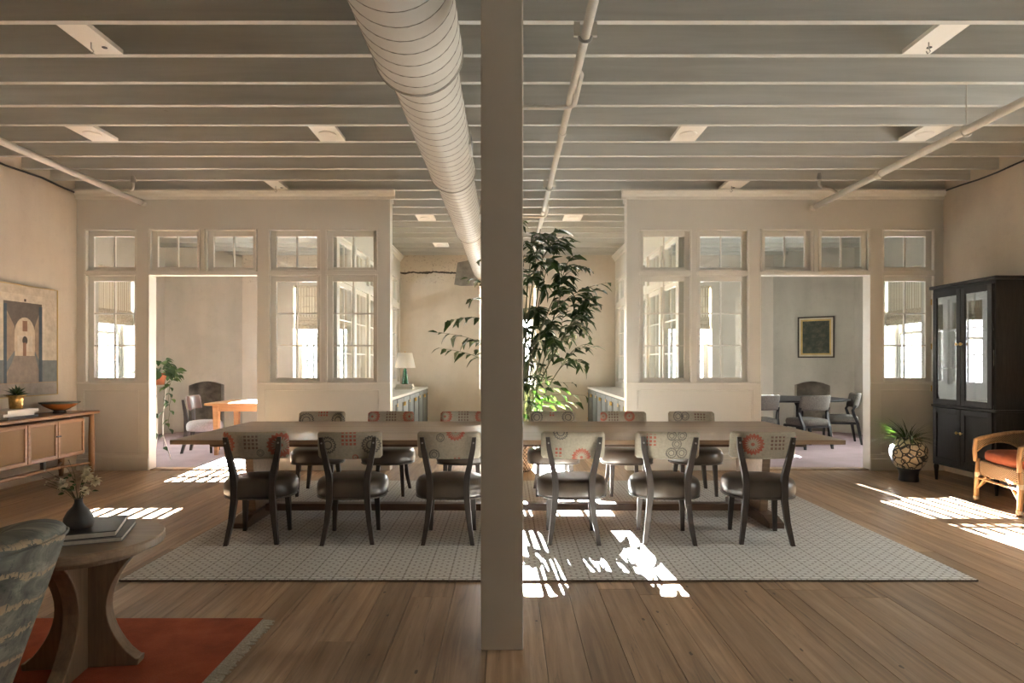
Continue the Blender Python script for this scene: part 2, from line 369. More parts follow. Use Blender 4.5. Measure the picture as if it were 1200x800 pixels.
def partition(sg, k, side_name):
    X = lambda v: sg*v*k
    far = 5.57 if sg < 0 else XR
    o = struct('wall_partition_'+side_name, 'cream panelled timber partition with interior glazing on the %s' % side_name)
    def bx(a, b, y0, y1, z0, z1): return B(min(a, b), max(a, b), y0, y1, z0, z1)
    bx(sg*far, X(1.52), YP0, YP1, 3.12, ZJ+.2).build('frieze', 'paint', o)
    posts = [(far/k, 5.473), (4.793, 4.642), (3.231, 3.094), (2.414, 2.357), (1.677, 1.52)]
    for a, b in posts: bx(X(a), X(b), YP0, YP1, 1.125, 3.12).build('post', 'paint', o)
    bx(X(3.97), X(3.92), YP0, YP1, 2.565, 3.12).build('post', 'paint', o)
    for a, b in ((5.473, 4.793), (3.094, 2.414), (2.357, 1.677)): bx(X(a), X(b), YP0, YP1, 2.535, 2.565).build('rail', 'trimp', o)
    bx(X(4.642), X(3.231), YP0, YP1, 2.525, 2.565).build('door_header', 'trimp', o)
    # wainscot: recessed board with proud stiles and rails
    for a, b, pa, pb in ((far/k, 4.642, 5.49, 4.764), (3.231, 1.52, 3.14, 1.654)):
        bx(X(a), X(b), YP0+.016, YP1, 0, 1.125).build('panel', 'paint', o)
        bx(X(a), X(pa), YP0, YP0+.016, .21, 1.125).build('stile', 'paint', o); bx(X(pb), X(b), YP0, YP0+.016, .21, 1.125).build('stile', 'paint', o)
        bx(X(pa), X(pb), YP0, YP0+.016, 1.045, 1.125).build('rail', 'paint', o)
        f = MB(); t_ = .016
        f.box(X(pa), X(pa)-sg*t_, YP0+.004, YP0+.016, .21, 1.045).box(X(pb), X(pb)+sg*t_, YP0+.004, YP0+.016, .21, 1.045)
        f.box(X(pa)-sg*t_, X(pb)+sg*t_, YP0+.004, YP0+.016, 1.045-t_, 1.045).box(X(pa)-sg*t_, X(pb)+sg*t_, YP0+.004, YP0+.016, .21, .21+t_)
        f.build('panel_mould', 'trimp', o, bevel=.005)
        bx(X(a), X(b), YP0-.012, YP0+.016, 0, .15).build('baseboard', 'trimp', o, bevel=.004)
        bx(X(a), X(b), YP0-.004, YP0+.016, .15, .21).build('baseboard_cap', 'trimp', o, bevel=.006)
        bx(X(a), X(b), YP0-.010, YP0, 1.112, 1.137).build('sill', 'trimp', o, bevel=.005)
    for a in (4.642, 3.231): # lighter door jamb linings
        s_ = -1 if a > 4 else 1
        bx(X(a), X(a+s_*.008), YP0-.004, YP1+.004, 0, 2.525).build('jamb', 'trimp', o)
    prof = [(0, 0), (-.018, 0), (-.022, .03), (-.05, .055), (-.062, .085), (-.075, .09), (-.075, .115), (0, .115)]
    MB().prism([(YP0+p[0], ZJ-.115+p[1]) for p in prof], sg*far, X(1.455), 'x').build('crown', 'trimp', o)
    MB().prism([(X(1.52)-sg*p[0], ZJ-.115+p[1]) for p in prof], YP0, YP1+.1, 'y').build('crown', 'trimp', o)
    for xc, nm in ((5.133, 'beside the outer wall'), (2.754, 'next to the doorway'), (2.017, 'at the passage end')):
        lite(X(xc), .68*k, 1.125, 2.535, 3, '%s partition six-pane lower window %s' % (side_name, nm), sg)
        lite(X(xc), .68*k, 2.565, 3.12, 1, '%s partition two-pane transom %s' % (side_name, nm), sg)
    for xc, nm in ((4.31, 'outer side'), (3.58, 'passage side')):
        lite(X(xc), .66*k, 2.565, 3.12, 1, '%s partition two-pane transom over doorway, %s' % (side_name, nm), sg)
    # threshold
    tag(bx(X(4.642), X(3.231), YP0+.015, YP1+.03, -.012, .012).build('trim_%d' % (1 if sg < 0 else 2), 'floor', None, bevel=.004), 'wooden threshold strip in the %s doorway' % side_name, None, None, 'structure')
    # glazed wall along the passage
    XA = sg*2.25; XB = sg*2.37
    g = struct('wall_passage_'+side_name, 'cream glazed wall along the passage on the %s' % side_name)
    bx(XA, XB, YP1, YB, 0, 1.0).build('panel', 'paint', g); bx(XA, XB, YP1, YB, 3.1, ZJ+.2).build('frieze', 'paint', g)
    MB().prism([(XA+sg*p[0], ZJ-.115+p[1]) for p in prof], YP1, YB, 'y').build('crown', 'trimp', g)
    ys = [YP1+.1+(YB-.1-YP1-.1)*i/5 for i in range(6)]
    bx(XA, XB, YP1, ys[0]+.04, 1.0, 3.1).build('post', 'paint', g); bx(XA, XB, ys[5]-.04, YB, 1.0, 3.1).build('post', 'paint', g)
    for i in range(1, 5): bx(XA, XB, ys[i]-.06, ys[i]+.06, 1.0, 3.1).build('post', 'paint', g)
    for i in range(5):
        a, b = ys[i]+.06, ys[i+1]-.06; xm = (XA+XB)/2
        bx(XA, XB, a, b, 2.5, 2.62).build('rail', 'trimp', g)
        for z0, z1, rows in ((1.0, 2.5, 3), (2.62, 3.1, 1)):
            f = MB(); f.box(xm-.02, xm+.02, a, a+.06, z0, z1).box(xm-.02, xm+.02, b-.06, b, z0, z1).box(xm-.02, xm+.02, a+.06, b-.06, z0, z0+.06).box(xm-.02, xm+.02, a+.06, b-.06, z1-.06, z1)
            f.build('sash_frame', 'trimp', g)
            ym = (a+b)/2; MB().box(xm-.013, xm+.013, ym-.009, ym+.009, z0+.06, z1-.06).build('muntin', 'trimp', g)
            hh = (z1-z0-.12)/rows
            for r in range(1, rows): MB().box(xm-.012, xm+.012, a+.06, b-.06, z0+.06+hh*r-.009, z0+.06+hh*r+.009).build('muntin', 'trimp', g)
            for r in range(rows):
                for ya, yb in ((a+.055, ym-.005), (ym+.005, b-.055)): MB().box(xm-.003, xm+.003, ya, yb, z0+.06+hh*r+.004, z0+.06+hh*(r+1)-.004).build('pane', 'glass', g)
partition(-1, 1.0, 'left'); partition(1, 1.01, 'right')

# ------------------------------------------------------------------ outer windows, shades, grilles
def outer_window(axis, c, half, plane, sg, lab, mat='trimp'):
    """axis 'x': window in a wall facing -Y at y=plane; axis 'y': in a side wall at x=plane"""
    winno[0] += 1
    o = struct('window_%d' % winno[0], lab)
    def bx(u0, u1, d0, d1, z0, z1):
        if axis == 'x': return B(u0, u1, plane+min(sg*d0, sg*d1), plane+max(sg*d0, sg*d1), z0, z1)
        return B(plane+min(sg*d0, sg*d1), plane+max(sg*d0, sg*d1), u0, u1, z0, z1)
    a, b = c-half, c+half
    bx(a, a+.06, 0, .08, WZ0, WZ1).build('jamb', mat, o); bx(b-.06, b, 0, .08, WZ0, WZ1).build('jamb', mat, o)
    bx(a+.06, b-.06, 0, .08, WZ1-.06, WZ1).build('head', mat, o); bx(a-.0, b+.0, -.05, .08, WZ0, WZ0+.05).build('window_sill', mat, o)
    for z0, z1, d in ((WZ0+.05, 1.93, .01), (1.90, WZ1-.06, .045)):
        f = []
        for q in ((a+.06, a+.10, z0, z1), (b-.10, b-.06, z0, z1), (a+.10, b-.10, z0, z0+.045), (a+.10, b-.10, z1-.045, z1)):
            bx(q[0], q[1], d, d+.03, q[2], q[3]).build('sash', mat, o)
        u0, u1 = a+.10, b-.10; zz0, zz1 = z0+.045, z1-.045
        for i in (1, 2):
            u = u0+(u1-u0)*i/3; bx(u-.009, u+.009, d+.004, d+.026, zz0, zz1).build('muntin', mat, o)
        zm = (zz0+zz1)/2; bx(u0, u1, d+.005, d+.025, zm-.009, zm+.009).build('muntin', mat, o)
        for i in range(3):
            for za, zb in ((zz0, zm-.006), (zm+.006, zz1)):
                bx(u0+(u1-u0)*i/3+.006, u0+(u1-u0)*(i+1)/3-.006, d+.012, d+.016, za, zb).build('pane', 'glass', o)
outer_window('x', -3.925, .575, YB+.30, 1, 'tall sash window in the left room back wall')
outer_window('x', 0.0, .59, YB+.30, 1, 'tall sash window at the end of the passage behind the plant')
outer_window('x', 3.745, .535, YB+.30, 1, 'tall sash window in the right room back wall')
outer_window('y', 11.0, .52, SXL-.24, -1, 'tall sash window in the left room side wall', 'sash_grey')
outer_window('y', 9.32, .52, SXL-.24, -1, 'unseen sash window added to brighten the left room, close to the partition', 'sash_grey')  # added hidden window, brings more daylight into the left room
outer_window('y', 9.32, .52, SXR+.24, 1, 'unseen sash window added to brighten the right room, close to the partition', 'sash_grey')  # added hidden window, lifts the brightness of the right room
outer_window('y', 11.0, .52, SXR+.24, 1, 'tall sash window in the right room side wall', 'sash_grey')
for (a, b), nm in zip(RW, ('outer', 'inner')): outer_window('x', (a+b)/2, (b-a)/2, -3.9+.12, -1, 'sash window behind the viewer, %s one' % nm)
for (a, b), nm in zip(SW, ('rear', 'front')): outer_window('y', (a+b)/2, (b-a)/2, XR+.28, 1, 'unseen sash window added in the right wall for fill light, %s one' % nm)  # windows added out of view to lift foreground and ceiling brightness
def grille(xc, half, lab):
    t = thing('window_grille', lab, 'grille', (xc, YB+.46, WZ0)); n = int(half*2/.14)
    for i in range(n+1):
        u = -half+.02+(2*half-.04)*i/n; MB().tube([(u, 0, 0), (u, 0, 1.22)], .029, 8).build('bar', 'iron', t)  # bars made thicker so their shadow streaks show in the sun patches
    for z in (.08, .6, 1.16): MB().box(-half, half, -.006, .006, z-.012, z+.012).build('cross_bar', 'iron', t)
grille(-3.925, .575, 'black iron bars outside the left room back window')
grille(3.745, .535, 'black iron bars added outside the right room back window for floor streaks')  # bars added to cast streaks across the right sun patch
def shade(xc, half, lab, dz=0.0):
    t = thing('roman_shade', lab, 'window shade', (xc, YB+.10, 0))
    hd = MB().box(-half, half, -.02, .02, WZ1-.04, WZ1); hd.build('headrail', 'fold', t)
    n = 24; v = MB(); rings = []
    for i in range(n+1):
        u = -half+.02+(2*half-.04)*i/n; y = .006*math.sin(i*1.3)
        rings.append([(u, y-.0015, 2.34+dz), (u, y+.0015, 2.34+dz), (u, y+.0015, WZ1-.04), (u, y-.0015, WZ1-.04)])
    v.rings(rings).build('sheer_panel', 'sheer', t)
    for z in (2.56+dz, 2.78+dz): MB().tube([(-half+.02, -.008, z), (half-.02, -.008, z)], .007, 6).build('batten', 'fold', t)
    for i, (z, d) in enumerate(((2.30+dz, .028), (2.22+dz, .036), (2.14+dz, .045))):
        MB().prism([(-d, z-.02), (-d*.6, z-.055), (d*.6, z-.05), (d, z), (d*.5, z+.04), (-d*.5, z+.045)], -half+.015, half-.015, 'x').build('fold', 'fold', t)
shade(-3.925, .565, 'striped linen roman shade half raised in left room back window')
shade(0.0, .575, 'striped linen roman shade in the passage window behind the column', .20)
shade(3.745, .525, 'striped linen roman shade half raised in right room back window')
def shade_y(sg, plane, lab):
    t = thing('roman_shade', lab, 'window shade', (plane, 11.0, 0)); half = .51
    MB().box(-.02, .02, -half, half, WZ1-.04, WZ1).build('headrail', 'fold', t)
    rings = []
    for i in range(25):
        u = -half+.02+(2*half-.04)*i/24; x = .006*math.sin(i*1.3)
        rings.append([(x-.0015, u, 2.28), (x+.0015, u, 2.28), (x+.0015, u, WZ1-.04), (x-.0015, u, WZ1-.04)])
    MB().rings(rings).build('sheer_panel', 'sheer_y', t)
    for z, d in ((2.26, .03), (2.18, .04), (2.10, .048)):
        MB().prism([(-d, z-.02), (-d*.6, z-.055), (d*.6, z-.05), (d, z), (d*.5, z+.04), (-d*.5, z+.045)], -half+.015, half-.015, 'y').build('fold', 'fold', t)
shade_y(-1, SXL-.06, 'striped linen roman shade half raised in left room side window')
shade_y(1, SXR+.06, 'striped linen roman shade half raised in right room side window')

# ------------------------------------------------------------------ carpets of the side rooms
def carpet_mat():
    t = T('mauve_carpet'); n = t.noise(t.pos(), 160, 3); n2 = t.noise(t.pos(), 2.2, 3)
    c = t.ramp(n2, [(.3, (.23, .17, .185)), (.7, (.30, .225, .24))]); t.bump(n, .5, .006); return t.fin(c, .95)
M['carpet'] = carpet_mat()
tag(MB().prism([(SXL, YP1+.03), (-2.37, YP1+.03), (-2.37, YB), (-5.56, YB), (SXL, 12.5)], -.014, .010, 'z').build('carpet', 'carpet'), 'mauve carpet covering the left glazed room', 'carpet')
tag(MB().prism([(SXR, YP1+.03), (2.37, YP1+.03), (2.37, YB), (5.56, YB), (SXR, 12.5)], -.014, .010, 'z').build('carpet', 'carpet'), 'mauve carpet covering the right glazed room', 'carpet')

# ------------------------------------------------------------------ column
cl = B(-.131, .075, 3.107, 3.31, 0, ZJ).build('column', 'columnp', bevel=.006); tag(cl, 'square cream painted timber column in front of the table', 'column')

# ------------------------------------------------------------------ ceiling services
def helix(c, r, y0, y1, pitch, rt, n=28):
    pts = []; tot = int((y1-y0)/pitch*n)
    for i in range(tot+1):
        a = 2*PI*i/n; pts.append((c[0]+r*math.cos(a), y0+(y1-y0)*i/tot, c[1]+r*math.sin(a)))
    return MB().tube(pts, rt, 5)
def duct():
    t = thing('air_duct', 'large white spiral duct hanging below the joists', 'duct', (0, 0, 0))
    cx, cz = -.552, 3.315
    secs = [(-2.0, 3.95, .272), (3.95, 6.38, .226), (6.38, 9.2, .200), (9.2, 13.39, .178)]
    for i, (a, b, r) in enumerate(secs):
        prof = [(r, a), (r, b)] if i == 3 else [(r, a), (r, b-.01), (r+.006, b-.01), (r+.006, b)]
        ring = [[(cx+q*math.cos(2*PI*j/48), y, cz+q*math.sin(2*PI*j/48)) for j in range(48)] for q, y in prof]
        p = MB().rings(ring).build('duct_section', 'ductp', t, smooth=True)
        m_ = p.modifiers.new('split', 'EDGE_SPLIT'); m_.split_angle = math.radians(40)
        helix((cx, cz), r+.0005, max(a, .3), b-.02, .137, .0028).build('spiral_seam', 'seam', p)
    for y in (3.95, 6.38, 9.2):
        r = {3.95: .276, 6.38: .230, 9.2: .204}[y]
        MB().tube([(cx+r*math.cos(2*PI*j/40), y, cz+r*math.sin(2*PI*j/40)) for j in range(41)], .006, 6).build('joint_ring', 'seam', t)
    for y, r in ((5.6, .226), (8.2, .2)):   # side registers
        B(cx+r*.80, cx+r+.012, y-.17, y+.17, cz-.07, cz+.05).build('register', 'ductp', t, bevel=.004)
        B(cx+r+.010, cx+r+.014, y-.14, y+.14, cz-.05, cz+.03).build('grille', 'sash_dark', t)
    for y in (2.35, 4.62, 6.9, 9.65, 12.3):
        B(cx-.012, cx+.012, y-.002, y+.002, cz+.17, ZD).build('hanger_strap', 'metal', t)
duct()
def pipe(name, lab, pts, r, fit=(), parent_parts=None):
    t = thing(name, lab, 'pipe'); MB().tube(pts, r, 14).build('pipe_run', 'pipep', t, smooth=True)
    for p, d in fit: # couplings
        v = Vector(d)*.035; MB().tube([Vector(p)-v, Vector(p)+v], r*1.3, 14).build('coupling', 'pipep', t)
    return t
t = pipe('sprinkler_pipe', 'white pipe running overhead just right of the column', [(.507, .8, 3.53), (.507, 13.39, 3.53)], .031, [((.507, 5.95, 3.53), (0, 1, 0)), ((.507, 9.0, 3.53), (0, 1, 0))])
for y in (4.18, 7.8, 11.4):
    c = MB(); c.tube([(.507+.042*math.cos(a), y, 3.53+.042*math.sin(a)) for a in [PI*1.0+PI*i/10 for i in range(11)]], .010, 6)
    c.build('clamp', 'metal', t); B(.507-.075, .507-.035, y-.012, y+.012, 3.525, 3.616).build('clamp_ear', 'pipep', t); B(.507+.035, .507+.075, y-.012, y+.012, 3.525, 3.616).build('clamp_ear', 'pipep', t)
def arc(c, r, a0, a1, n, u, w): return [Vector(c)+(Vector(u)*math.cos(a0+(a1-a0)*i/n)+Vector(w)*math.sin(a0+(a1-a0)*i/n))*r for i in range(n+1)]
for y in (5.28, 9.25):
    MB().tube([(.507, y-.62, 3.54), (.545, y-.55, 3.52), (.545, y-.1, 3.50)]+arc((.465, y-.08, 3.5), .08, 0, PI/2, 6, (1, 0, 0), (0, 1, 0))+[(-.06, y, 3.5), (-.10, y, 3.52), (-.12, y, 3.56), (-.12, y, 3.7)], .019, 10).build('branch_pipe', 'pipep', t, smooth=True)
t = pipe('sprinkler_pipe', 'white pipe slanting in perspective along the left wall', [(-4.69, -3.4, 3.44), (-4.69, 8.23, 3.44)], .034, [((-4.69, 8.21, 3.44), (0, 1, 0)), ((-4.69, 5.2, 3.44), (0, 1, 0))])
MB().tube([(-4.69, 7.72, 3.44), (-4.69, 7.72, 3.47), (-4.56, 7.72, 3.47)]+arc((-4.56, 7.72, 3.51), .04, -PI/2, 0, 5, (1, 0, 0), (0, 0, 1))+[(-4.52, 7.72, 3.63)], .017, 8).build('branch_pipe', 'pipep', t, smooth=True)
MB().tube([(-4.52, 7.72, 3.56), (-4.52, 7.72, 3.6), (-4.52, 7.72, 3.64)], [.028, .028, .02], 10).build('sprinkler_head', 'metal', t)
for y in (1.9, 4.65): MB().tube([(-4.69, y, 3.40), (-4.69, y, 3.95)], .005, 6).build('hanger_rod', 'metal', t)
t = pipe('sprinkler_pipe', 'white pipe slanting in perspective along the right wall', [(3.92, -3.4, 3.38), (3.92, 8.2, 3.38)], .036, [((3.92, 8.18, 3.38), (0, 1, 0)), ((3.92, 6.75, 3.38), (0, 1, 0))])
for y in (1.0, 5.47): 
    MB().tube([(3.92, y, 3.42), (3.92, y, 3.93)], .006, 6).build('hanger_rod', 'pipep', t)
    MB().tube([(3.92+.046*math.cos(2*PI*i/20), y, 3.375+.052*math.sin(2*PI*i/20)) for i in range(21)], .006, 6).build('clevis', 'pipep', t)
MB().tube([(3.92, 7.6, 3.40), (3.84, 7.6, 3.46), (3.74, 7.6, 3.48)]+arc((3.74, 7.6, 3.52), .04, -PI/2, -PI, 5, (1, 0, 0), (0, 0, 1))+[(3.70, 7.6, 3.63)], .017, 8).build('branch_pipe', 'pipep', t, smooth=True)
MB().tube([(3.70, 7.6, 3.56), (3.70, 7.6, 3.6), (3.70, 7.6, 3.64)], [.028, .028, .02], 10).build('sprinkler_head', 'metal', t)
# dark tubes standing in for the shadowed gap and wire at wall tops
def gap_line(lab, pts, r=.008):
    tag(MB().tube(pts, r, 6).build('gap_line', 'iron'), lab, 'gap_line')
gap_line('dark gap line along the top of the left wall', [(XL+.012, -3 + 11.2*i/40, 3.585+.012*math.sin(i*1.7)) for i in range(41)], .012)
gap_line('dark gap line along the top of the right wall', [(XR-.012, -3 + 11.2*i/40, 3.585+.012*math.sin(i*1.3)) for i in range(41)], .010)
# blocking boards with disc lights
def light_board(x0, x1, k, lab, disc=True, gap=.0):
    ya, yb = JY[k+16]+.05, JY[k+17]; yc = (ya+yb)/2; xc = (x0+x1)/2
    t = thing('ceiling_light', lab, 'ceiling light' if disc else 'ceiling board', (xc, yc, ZJ)); h = (x1-x0)/2
    B(-h, h, ya-yc, yb-yc, 0, .03).build('board', 'trimp', t)
    if disc:
        MB().lathe([(.085, -.001), (.083, -.007), (.07, -.010), (.001, -.010)], 24).build('disc', 'white', t, smooth=False)
    else:
        MB().lathe([(.018, -.001), (.018, -.004), (.001, -.004)], 12, (.03, .10)).build('hole_disc', 'iron', t)  # dark disc drawn in place of the hole in the board
        MB().tube([(-.02, .03, 0), (-.02, .03, -.04), (-.005, .035, -.06), (-.02, .04, -.075), (-.035, .035, -.06)], .004, 6).build('hook', 'metal', t)
light_board(-2.97, -2.77, 0, 'white ceiling board with hook at upper left', False)
light_board(2.84, 3.04, 0, 'white ceiling board with hook at upper right', False)
light_board(-4.17, -3.91, 4, 'disc light on a board above the left pipe end')
light_board(-1.88, -1.63, 4, 'disc light on a board left of the duct')
light_board(1.63, 1.88, 4, 'disc light on a board right of the overhead centre pipe')
light_board(3.92, 4.19, 4, 'disc light on a board beside the right pipe hanger')
light_board(-2.99, -2.82, 8, 'small white board close above left partition crown', False)
light_board(2.71, 2.97, 8, 'small white board close above right partition crown', False)
light_board(-1.40, -1.13, 12, 'disc light over the passage left side, nearer one')
light_board(-1.40, -1.13, 17, 'disc light over the passage left side, farther one')
light_board(.86, 1.14, 12, 'disc light over the passage above the plant')

# ================================================================== FURNITURE
M['dark_wood'] = wood('ebonised_wood', (.020, .014, .010), (.052, .038, .030), .52, axis=2, ring=40)
M['table_wood'] = wood('walnut_table', (.17, .105, .062), (.30, .20, .125), .33, axis=0, ring=22, rv=.18)
M['table_dark'] = wood('walnut_dark', (.07, .038, .022), (.14, .08, .048), .4, axis=0, ring=22)
M['side_wood'] = wood('side_table_oak', (.14, .088, .048), (.25, .165, .098), .38, axis=2, ring=26)
M['side_top'] = wood('side_table_top', (.19, .125, .075), (.30, .21, .13), .35, axis=0, ring=20)
M['honey'] = wood('honey_oak', (.23, .115, .05), (.37, .205, .10), .42, axis=1, ring=24)
M['honeyz'] = wood('honey_oak_upright', (.23, .115, .05), (.37, .205, .10), .42, axis=2, ring=24)
M['orange'] = wood('orange_pine', (.25, .115, .04), (.40, .21, .085), .5, axis=0, ring=20)
M['black_wood'] = bw = wood('black_stained_wood', (.007, .007, .008), (.020, .019, .020), .5, axis=2, ring=60)
bw.node_tree.nodes['Principled BSDF'].inputs['Specular IOR Level'].default_value = .28
M['rattan'] = wood('rattan', (.25, .125, .05), (.48, .28, .13), .5, axis=2, ring=50)
def leather(name, c, c2, rough=.34):
    t = T(name); n = t.noise(t.obj(), 5, 4); g = t.noise(t.obj(), 220, 2); t.bump(g, .12, .002)
    return t.fin(t.ramp(n, [(.35, c2), (.7, c)]), t.m('ADD', rough-.05, t.m('MULTIPLY', n, .14)))
M['leather'] = leather('brown_grey_leather', (.085, .064, .047), (.050, .038, .029), .30)
M['leather_br'] = leather('brown_leather', (.15, .085, .065), (.10, .055, .045), .4)

def fabric(name, motifs, base=(.37, .325, .25)):
    """printed linen: medallions ('m'), rings ('o'), square grids ('g') given in chair coordinates"""
    t = T(name); p = t.obj(); x, y, z = t.xyz(p)
    n = t.noise(p, 60, 3); sm = t.noise(p, 26, 4, .6)
    c = t.ramp(n, [(.3, tuple(q*.82 for q in base)), (.7, base)])
    c = t.mix(t.ramp(sm, [(.56, (0, 0, 0)), (.70, (.28, .28, .28))]), c, (.24, .20, .17))
    for kind, cx, cz, r, colr in motifs:
        dx = t.m('SUBTRACT', x, cx); dz = t.m('SUBTRACT', z, cz)
        if kind in 'mo':
            d = t.m('SQRT', t.m('ADD', t.m('MULTIPLY', dx, dx), t.m('MULTIPLY', dz, dz))); a = t.m('ARCTAN2', dz, dx)
            pet = t.m('MULTIPLY', t.m('SINE', t.m('MULTIPLY', a, 18.0)), .07 if kind == 'm' else .05)
            edge = t.m('MULTIPLY', t.m('ADD', .93, pet), r)
            ins = t.m('LESS_THAN', d, edge)
            inner = t.m('GREATER_THAN', d, t.m('MULTIPLY', t.m('ADD', .52 if kind == 'm' else .72, t.m('MULTIPLY', pet, 2.2)), r))
            k = t.m('MULTIPLY', ins, inner)
            if kind == 'm': k = t.m('MAXIMUM', k, t.m('LESS_THAN', d, r*.16))
            else: k = t.m('MAXIMUM', k, t.m('LESS_THAN', t.m('ABSOLUTE', t.m('SUBTRACT', d, r*.45)), r*.07))
        else:
            w, h = r
            fx = t.m('FRACT', t.m('MULTIPLY', t.m('ADD', dx, 5.0), 1/.030)); fz = t.m('FRACT', t.m('MULTIPLY', t.m('ADD', dz, 5.0), 1/.030))
            k = t.m('MULTIPLY', t.m('MULTIPLY', t.m('LESS_THAN', t.m('ABSOLUTE', dx), w), t.m('LESS_THAN', t.m('ABSOLUTE', dz), h)), t.m('MULTIPLY', t.m('LESS_THAN', fx, .62), t.m('LESS_THAN', fz, .62)))
        c = t.mix(t.m('MULTIPLY', k, t.m('ADD', .42, t.m('MULTIPLY', sm, .7))), c, colr)
    t.bump(n, .15, .002)
    return t.fin(c, .9)
RED = (.36, .05, .022); GRY = (.06, .055, .055); BRN = (.13, .06, .04); PNK = (.50, .10, .13)

def superring(a, b, z, n=40, e=2.5):
    out = []
    for j in range(n):
        t_ = 2*PI*j/n; c, s_ = math.cos(t_), math.sin(t_)
        out.append((a*math.copysign(abs(c)**(2/e), c), b*math.copysign(abs(s_)**(2/e), s_), z))
    return out
def back_mesh(hw, y0, curve, zc, hh, th, lean=.02, n=22):
    rings = []
    for i in range(n+1):
        u = -1+2*i/n; e = max(0, (abs(u)-.90)/.10); sh = math.sqrt(max(.02, 1-e*e)) if e > 0 else 1
        H = hh*(.80+.20*sh) if e > 0 else hh; Tn = th/2*(sh if e > 0 else 1)
        x = hw*u; y = y0+curve*u*u; dyx = 2*curve*u/hw; L = math.hypot(1, dyx); nx, ny = -dyx/L, 1/L
        ring = []
        for j in range(16):
            a = 2*PI*j/16; ca, sa = math.cos(a), math.sin(a)
            q = math.copysign(abs(ca)**.55, ca)*Tn; h = math.copysign(abs(sa)**.35, sa)*H
            ring.append((x+nx*q, y+ny*q-lean*h/hh, zc+h))
        rings.append(ring)
    return MB().rings(rings)
seat_me = MB().rings([superring(.275*k, .245*k, z) for k, z in ((.90, .335), (.97, .34), (1.0, .365), (1.01, .40), (1.0, .435), (.955, .462), (.86, .478), (.6, .487), (.25, .490), (.02, .491))]).mesh('seat', 'leather', True)
welt_me = MB().tube(superring(.272, .242, .338)+superring(.272, .242, .338)[:1], .005, 6).mesh('welt', 'leather', True)
def stile_pts(s): return [(s*.188, -.275, 0), (s*.160, -.235, .17), (s*.143, -.222, .33), (s*.138, -.224, .43), (s*.146, -.222, .52), (s*.168, -.226, .62), (s*.190, -.240, .73), (s*.200, -.252, .815)]
rear_me = {s: MB().sweep(stile_pts(s), [.030, .038, .044, .046, .046, .042, .038, .030], [.034, .044, .052, .056, .054, .044, .034, .028]).mesh('rear_leg', 'dark_wood') for s in (-1, 1)}
front_me = {s: MB().sweep([(s*.180, .155, 0), (s*.172, .145, .20), (s*.165, .135, .36)], [.028, .038, .046], [.028, .038, .046]).mesh('front_leg', 'dark_wood') for s in (-1, 1)}
rivet_me = {s: MB().tube([(s*.1945, -.266, .772), (s*.1945, -.272, .772)], .007, 8).mesh('rivet', 'metal') for s in (-1, 1)}
def dining_chair(x, y, rz, label, motifs, group):
    t = thing('dining_chair', label, 'chair', (x, y, .012), rz, group)
    s_ = link('seat', seat_me, t); link('welt', welt_me, s_)
    b = back_mesh(.246, -.205, .065, .745, .107, .056).build('backrest', fabric('printed_linen', motifs), t, smooth=True)
    tag(b, 'linen back cushion printed with faded medallions')
    for s in (-1, 1):
        r_ = link('rear_leg', rear_me[s], t); link('leg', front_me[s], t); link('rivet', rivet_me[s], r_)
    return t
GN = 'dining chairs on the near side of the table'; GF = 'dining chairs on the far side of the table'
near = [(-1.97, .09, 'leather dining chair at near left end, back with red medallions on both ends', [('m', -.235, .76, .095, RED), ('m', .195, .745, .10, RED), ('g', -.02, .77, (.055, .055), BRN), ('o', .05, .69, .03, GRY)]),
        (-1.237, .07, 'near-side leather dining chair second from left, back with grey rings and small red squares', [('o', -.16, .75, .07, GRY), ('o', .17, .75, .075, GRY), ('g', .0, .80, (.06, .05), RED), ('m', .05, .655, .025, RED)]),
        (-.455, .0, 'near-side leather dining chair just left of the column, red half medallion at top', [('m', .055, .86, .075, RED), ('o', -.11, .675, .045, GRY), ('o', -.06, .81, .035, GRY), ('g', .06, .655, (.03, .012), RED)]),
        (.51, -.02, 'near-side leather dining chair just right of the column, red half medallion at bottom', [('m', .06, .655, .075, RED), ('o', -.10, .85, .06, GRY), ('g', -.12, .70, (.03, .04), RED)]),
        (1.25, -.07, 'near-side leather dining chair second from right, grey ornament of linked rings on back', [('o', .02, .69, .045, GRY), ('o', .10, .69, .045, GRY), ('o', .06, .76, .04, GRY), ('o', .02, .825, .04, GRY), ('o', .10, .825, .04, GRY), ('g', -.125, .79, (.04, .045), RED)]),
        (2.0, -.12, 'leather dining chair at near right end, round red medallion beside brown squares', [('m', -.09, .755, .085, RED), ('g', .09, .765, (.055, .055), BRN), ('m', .245, .77, .05, PNK)])]
for x, rz, lab, mo in near: dining_chair(x, 5.13, rz, lab, mo, GN)
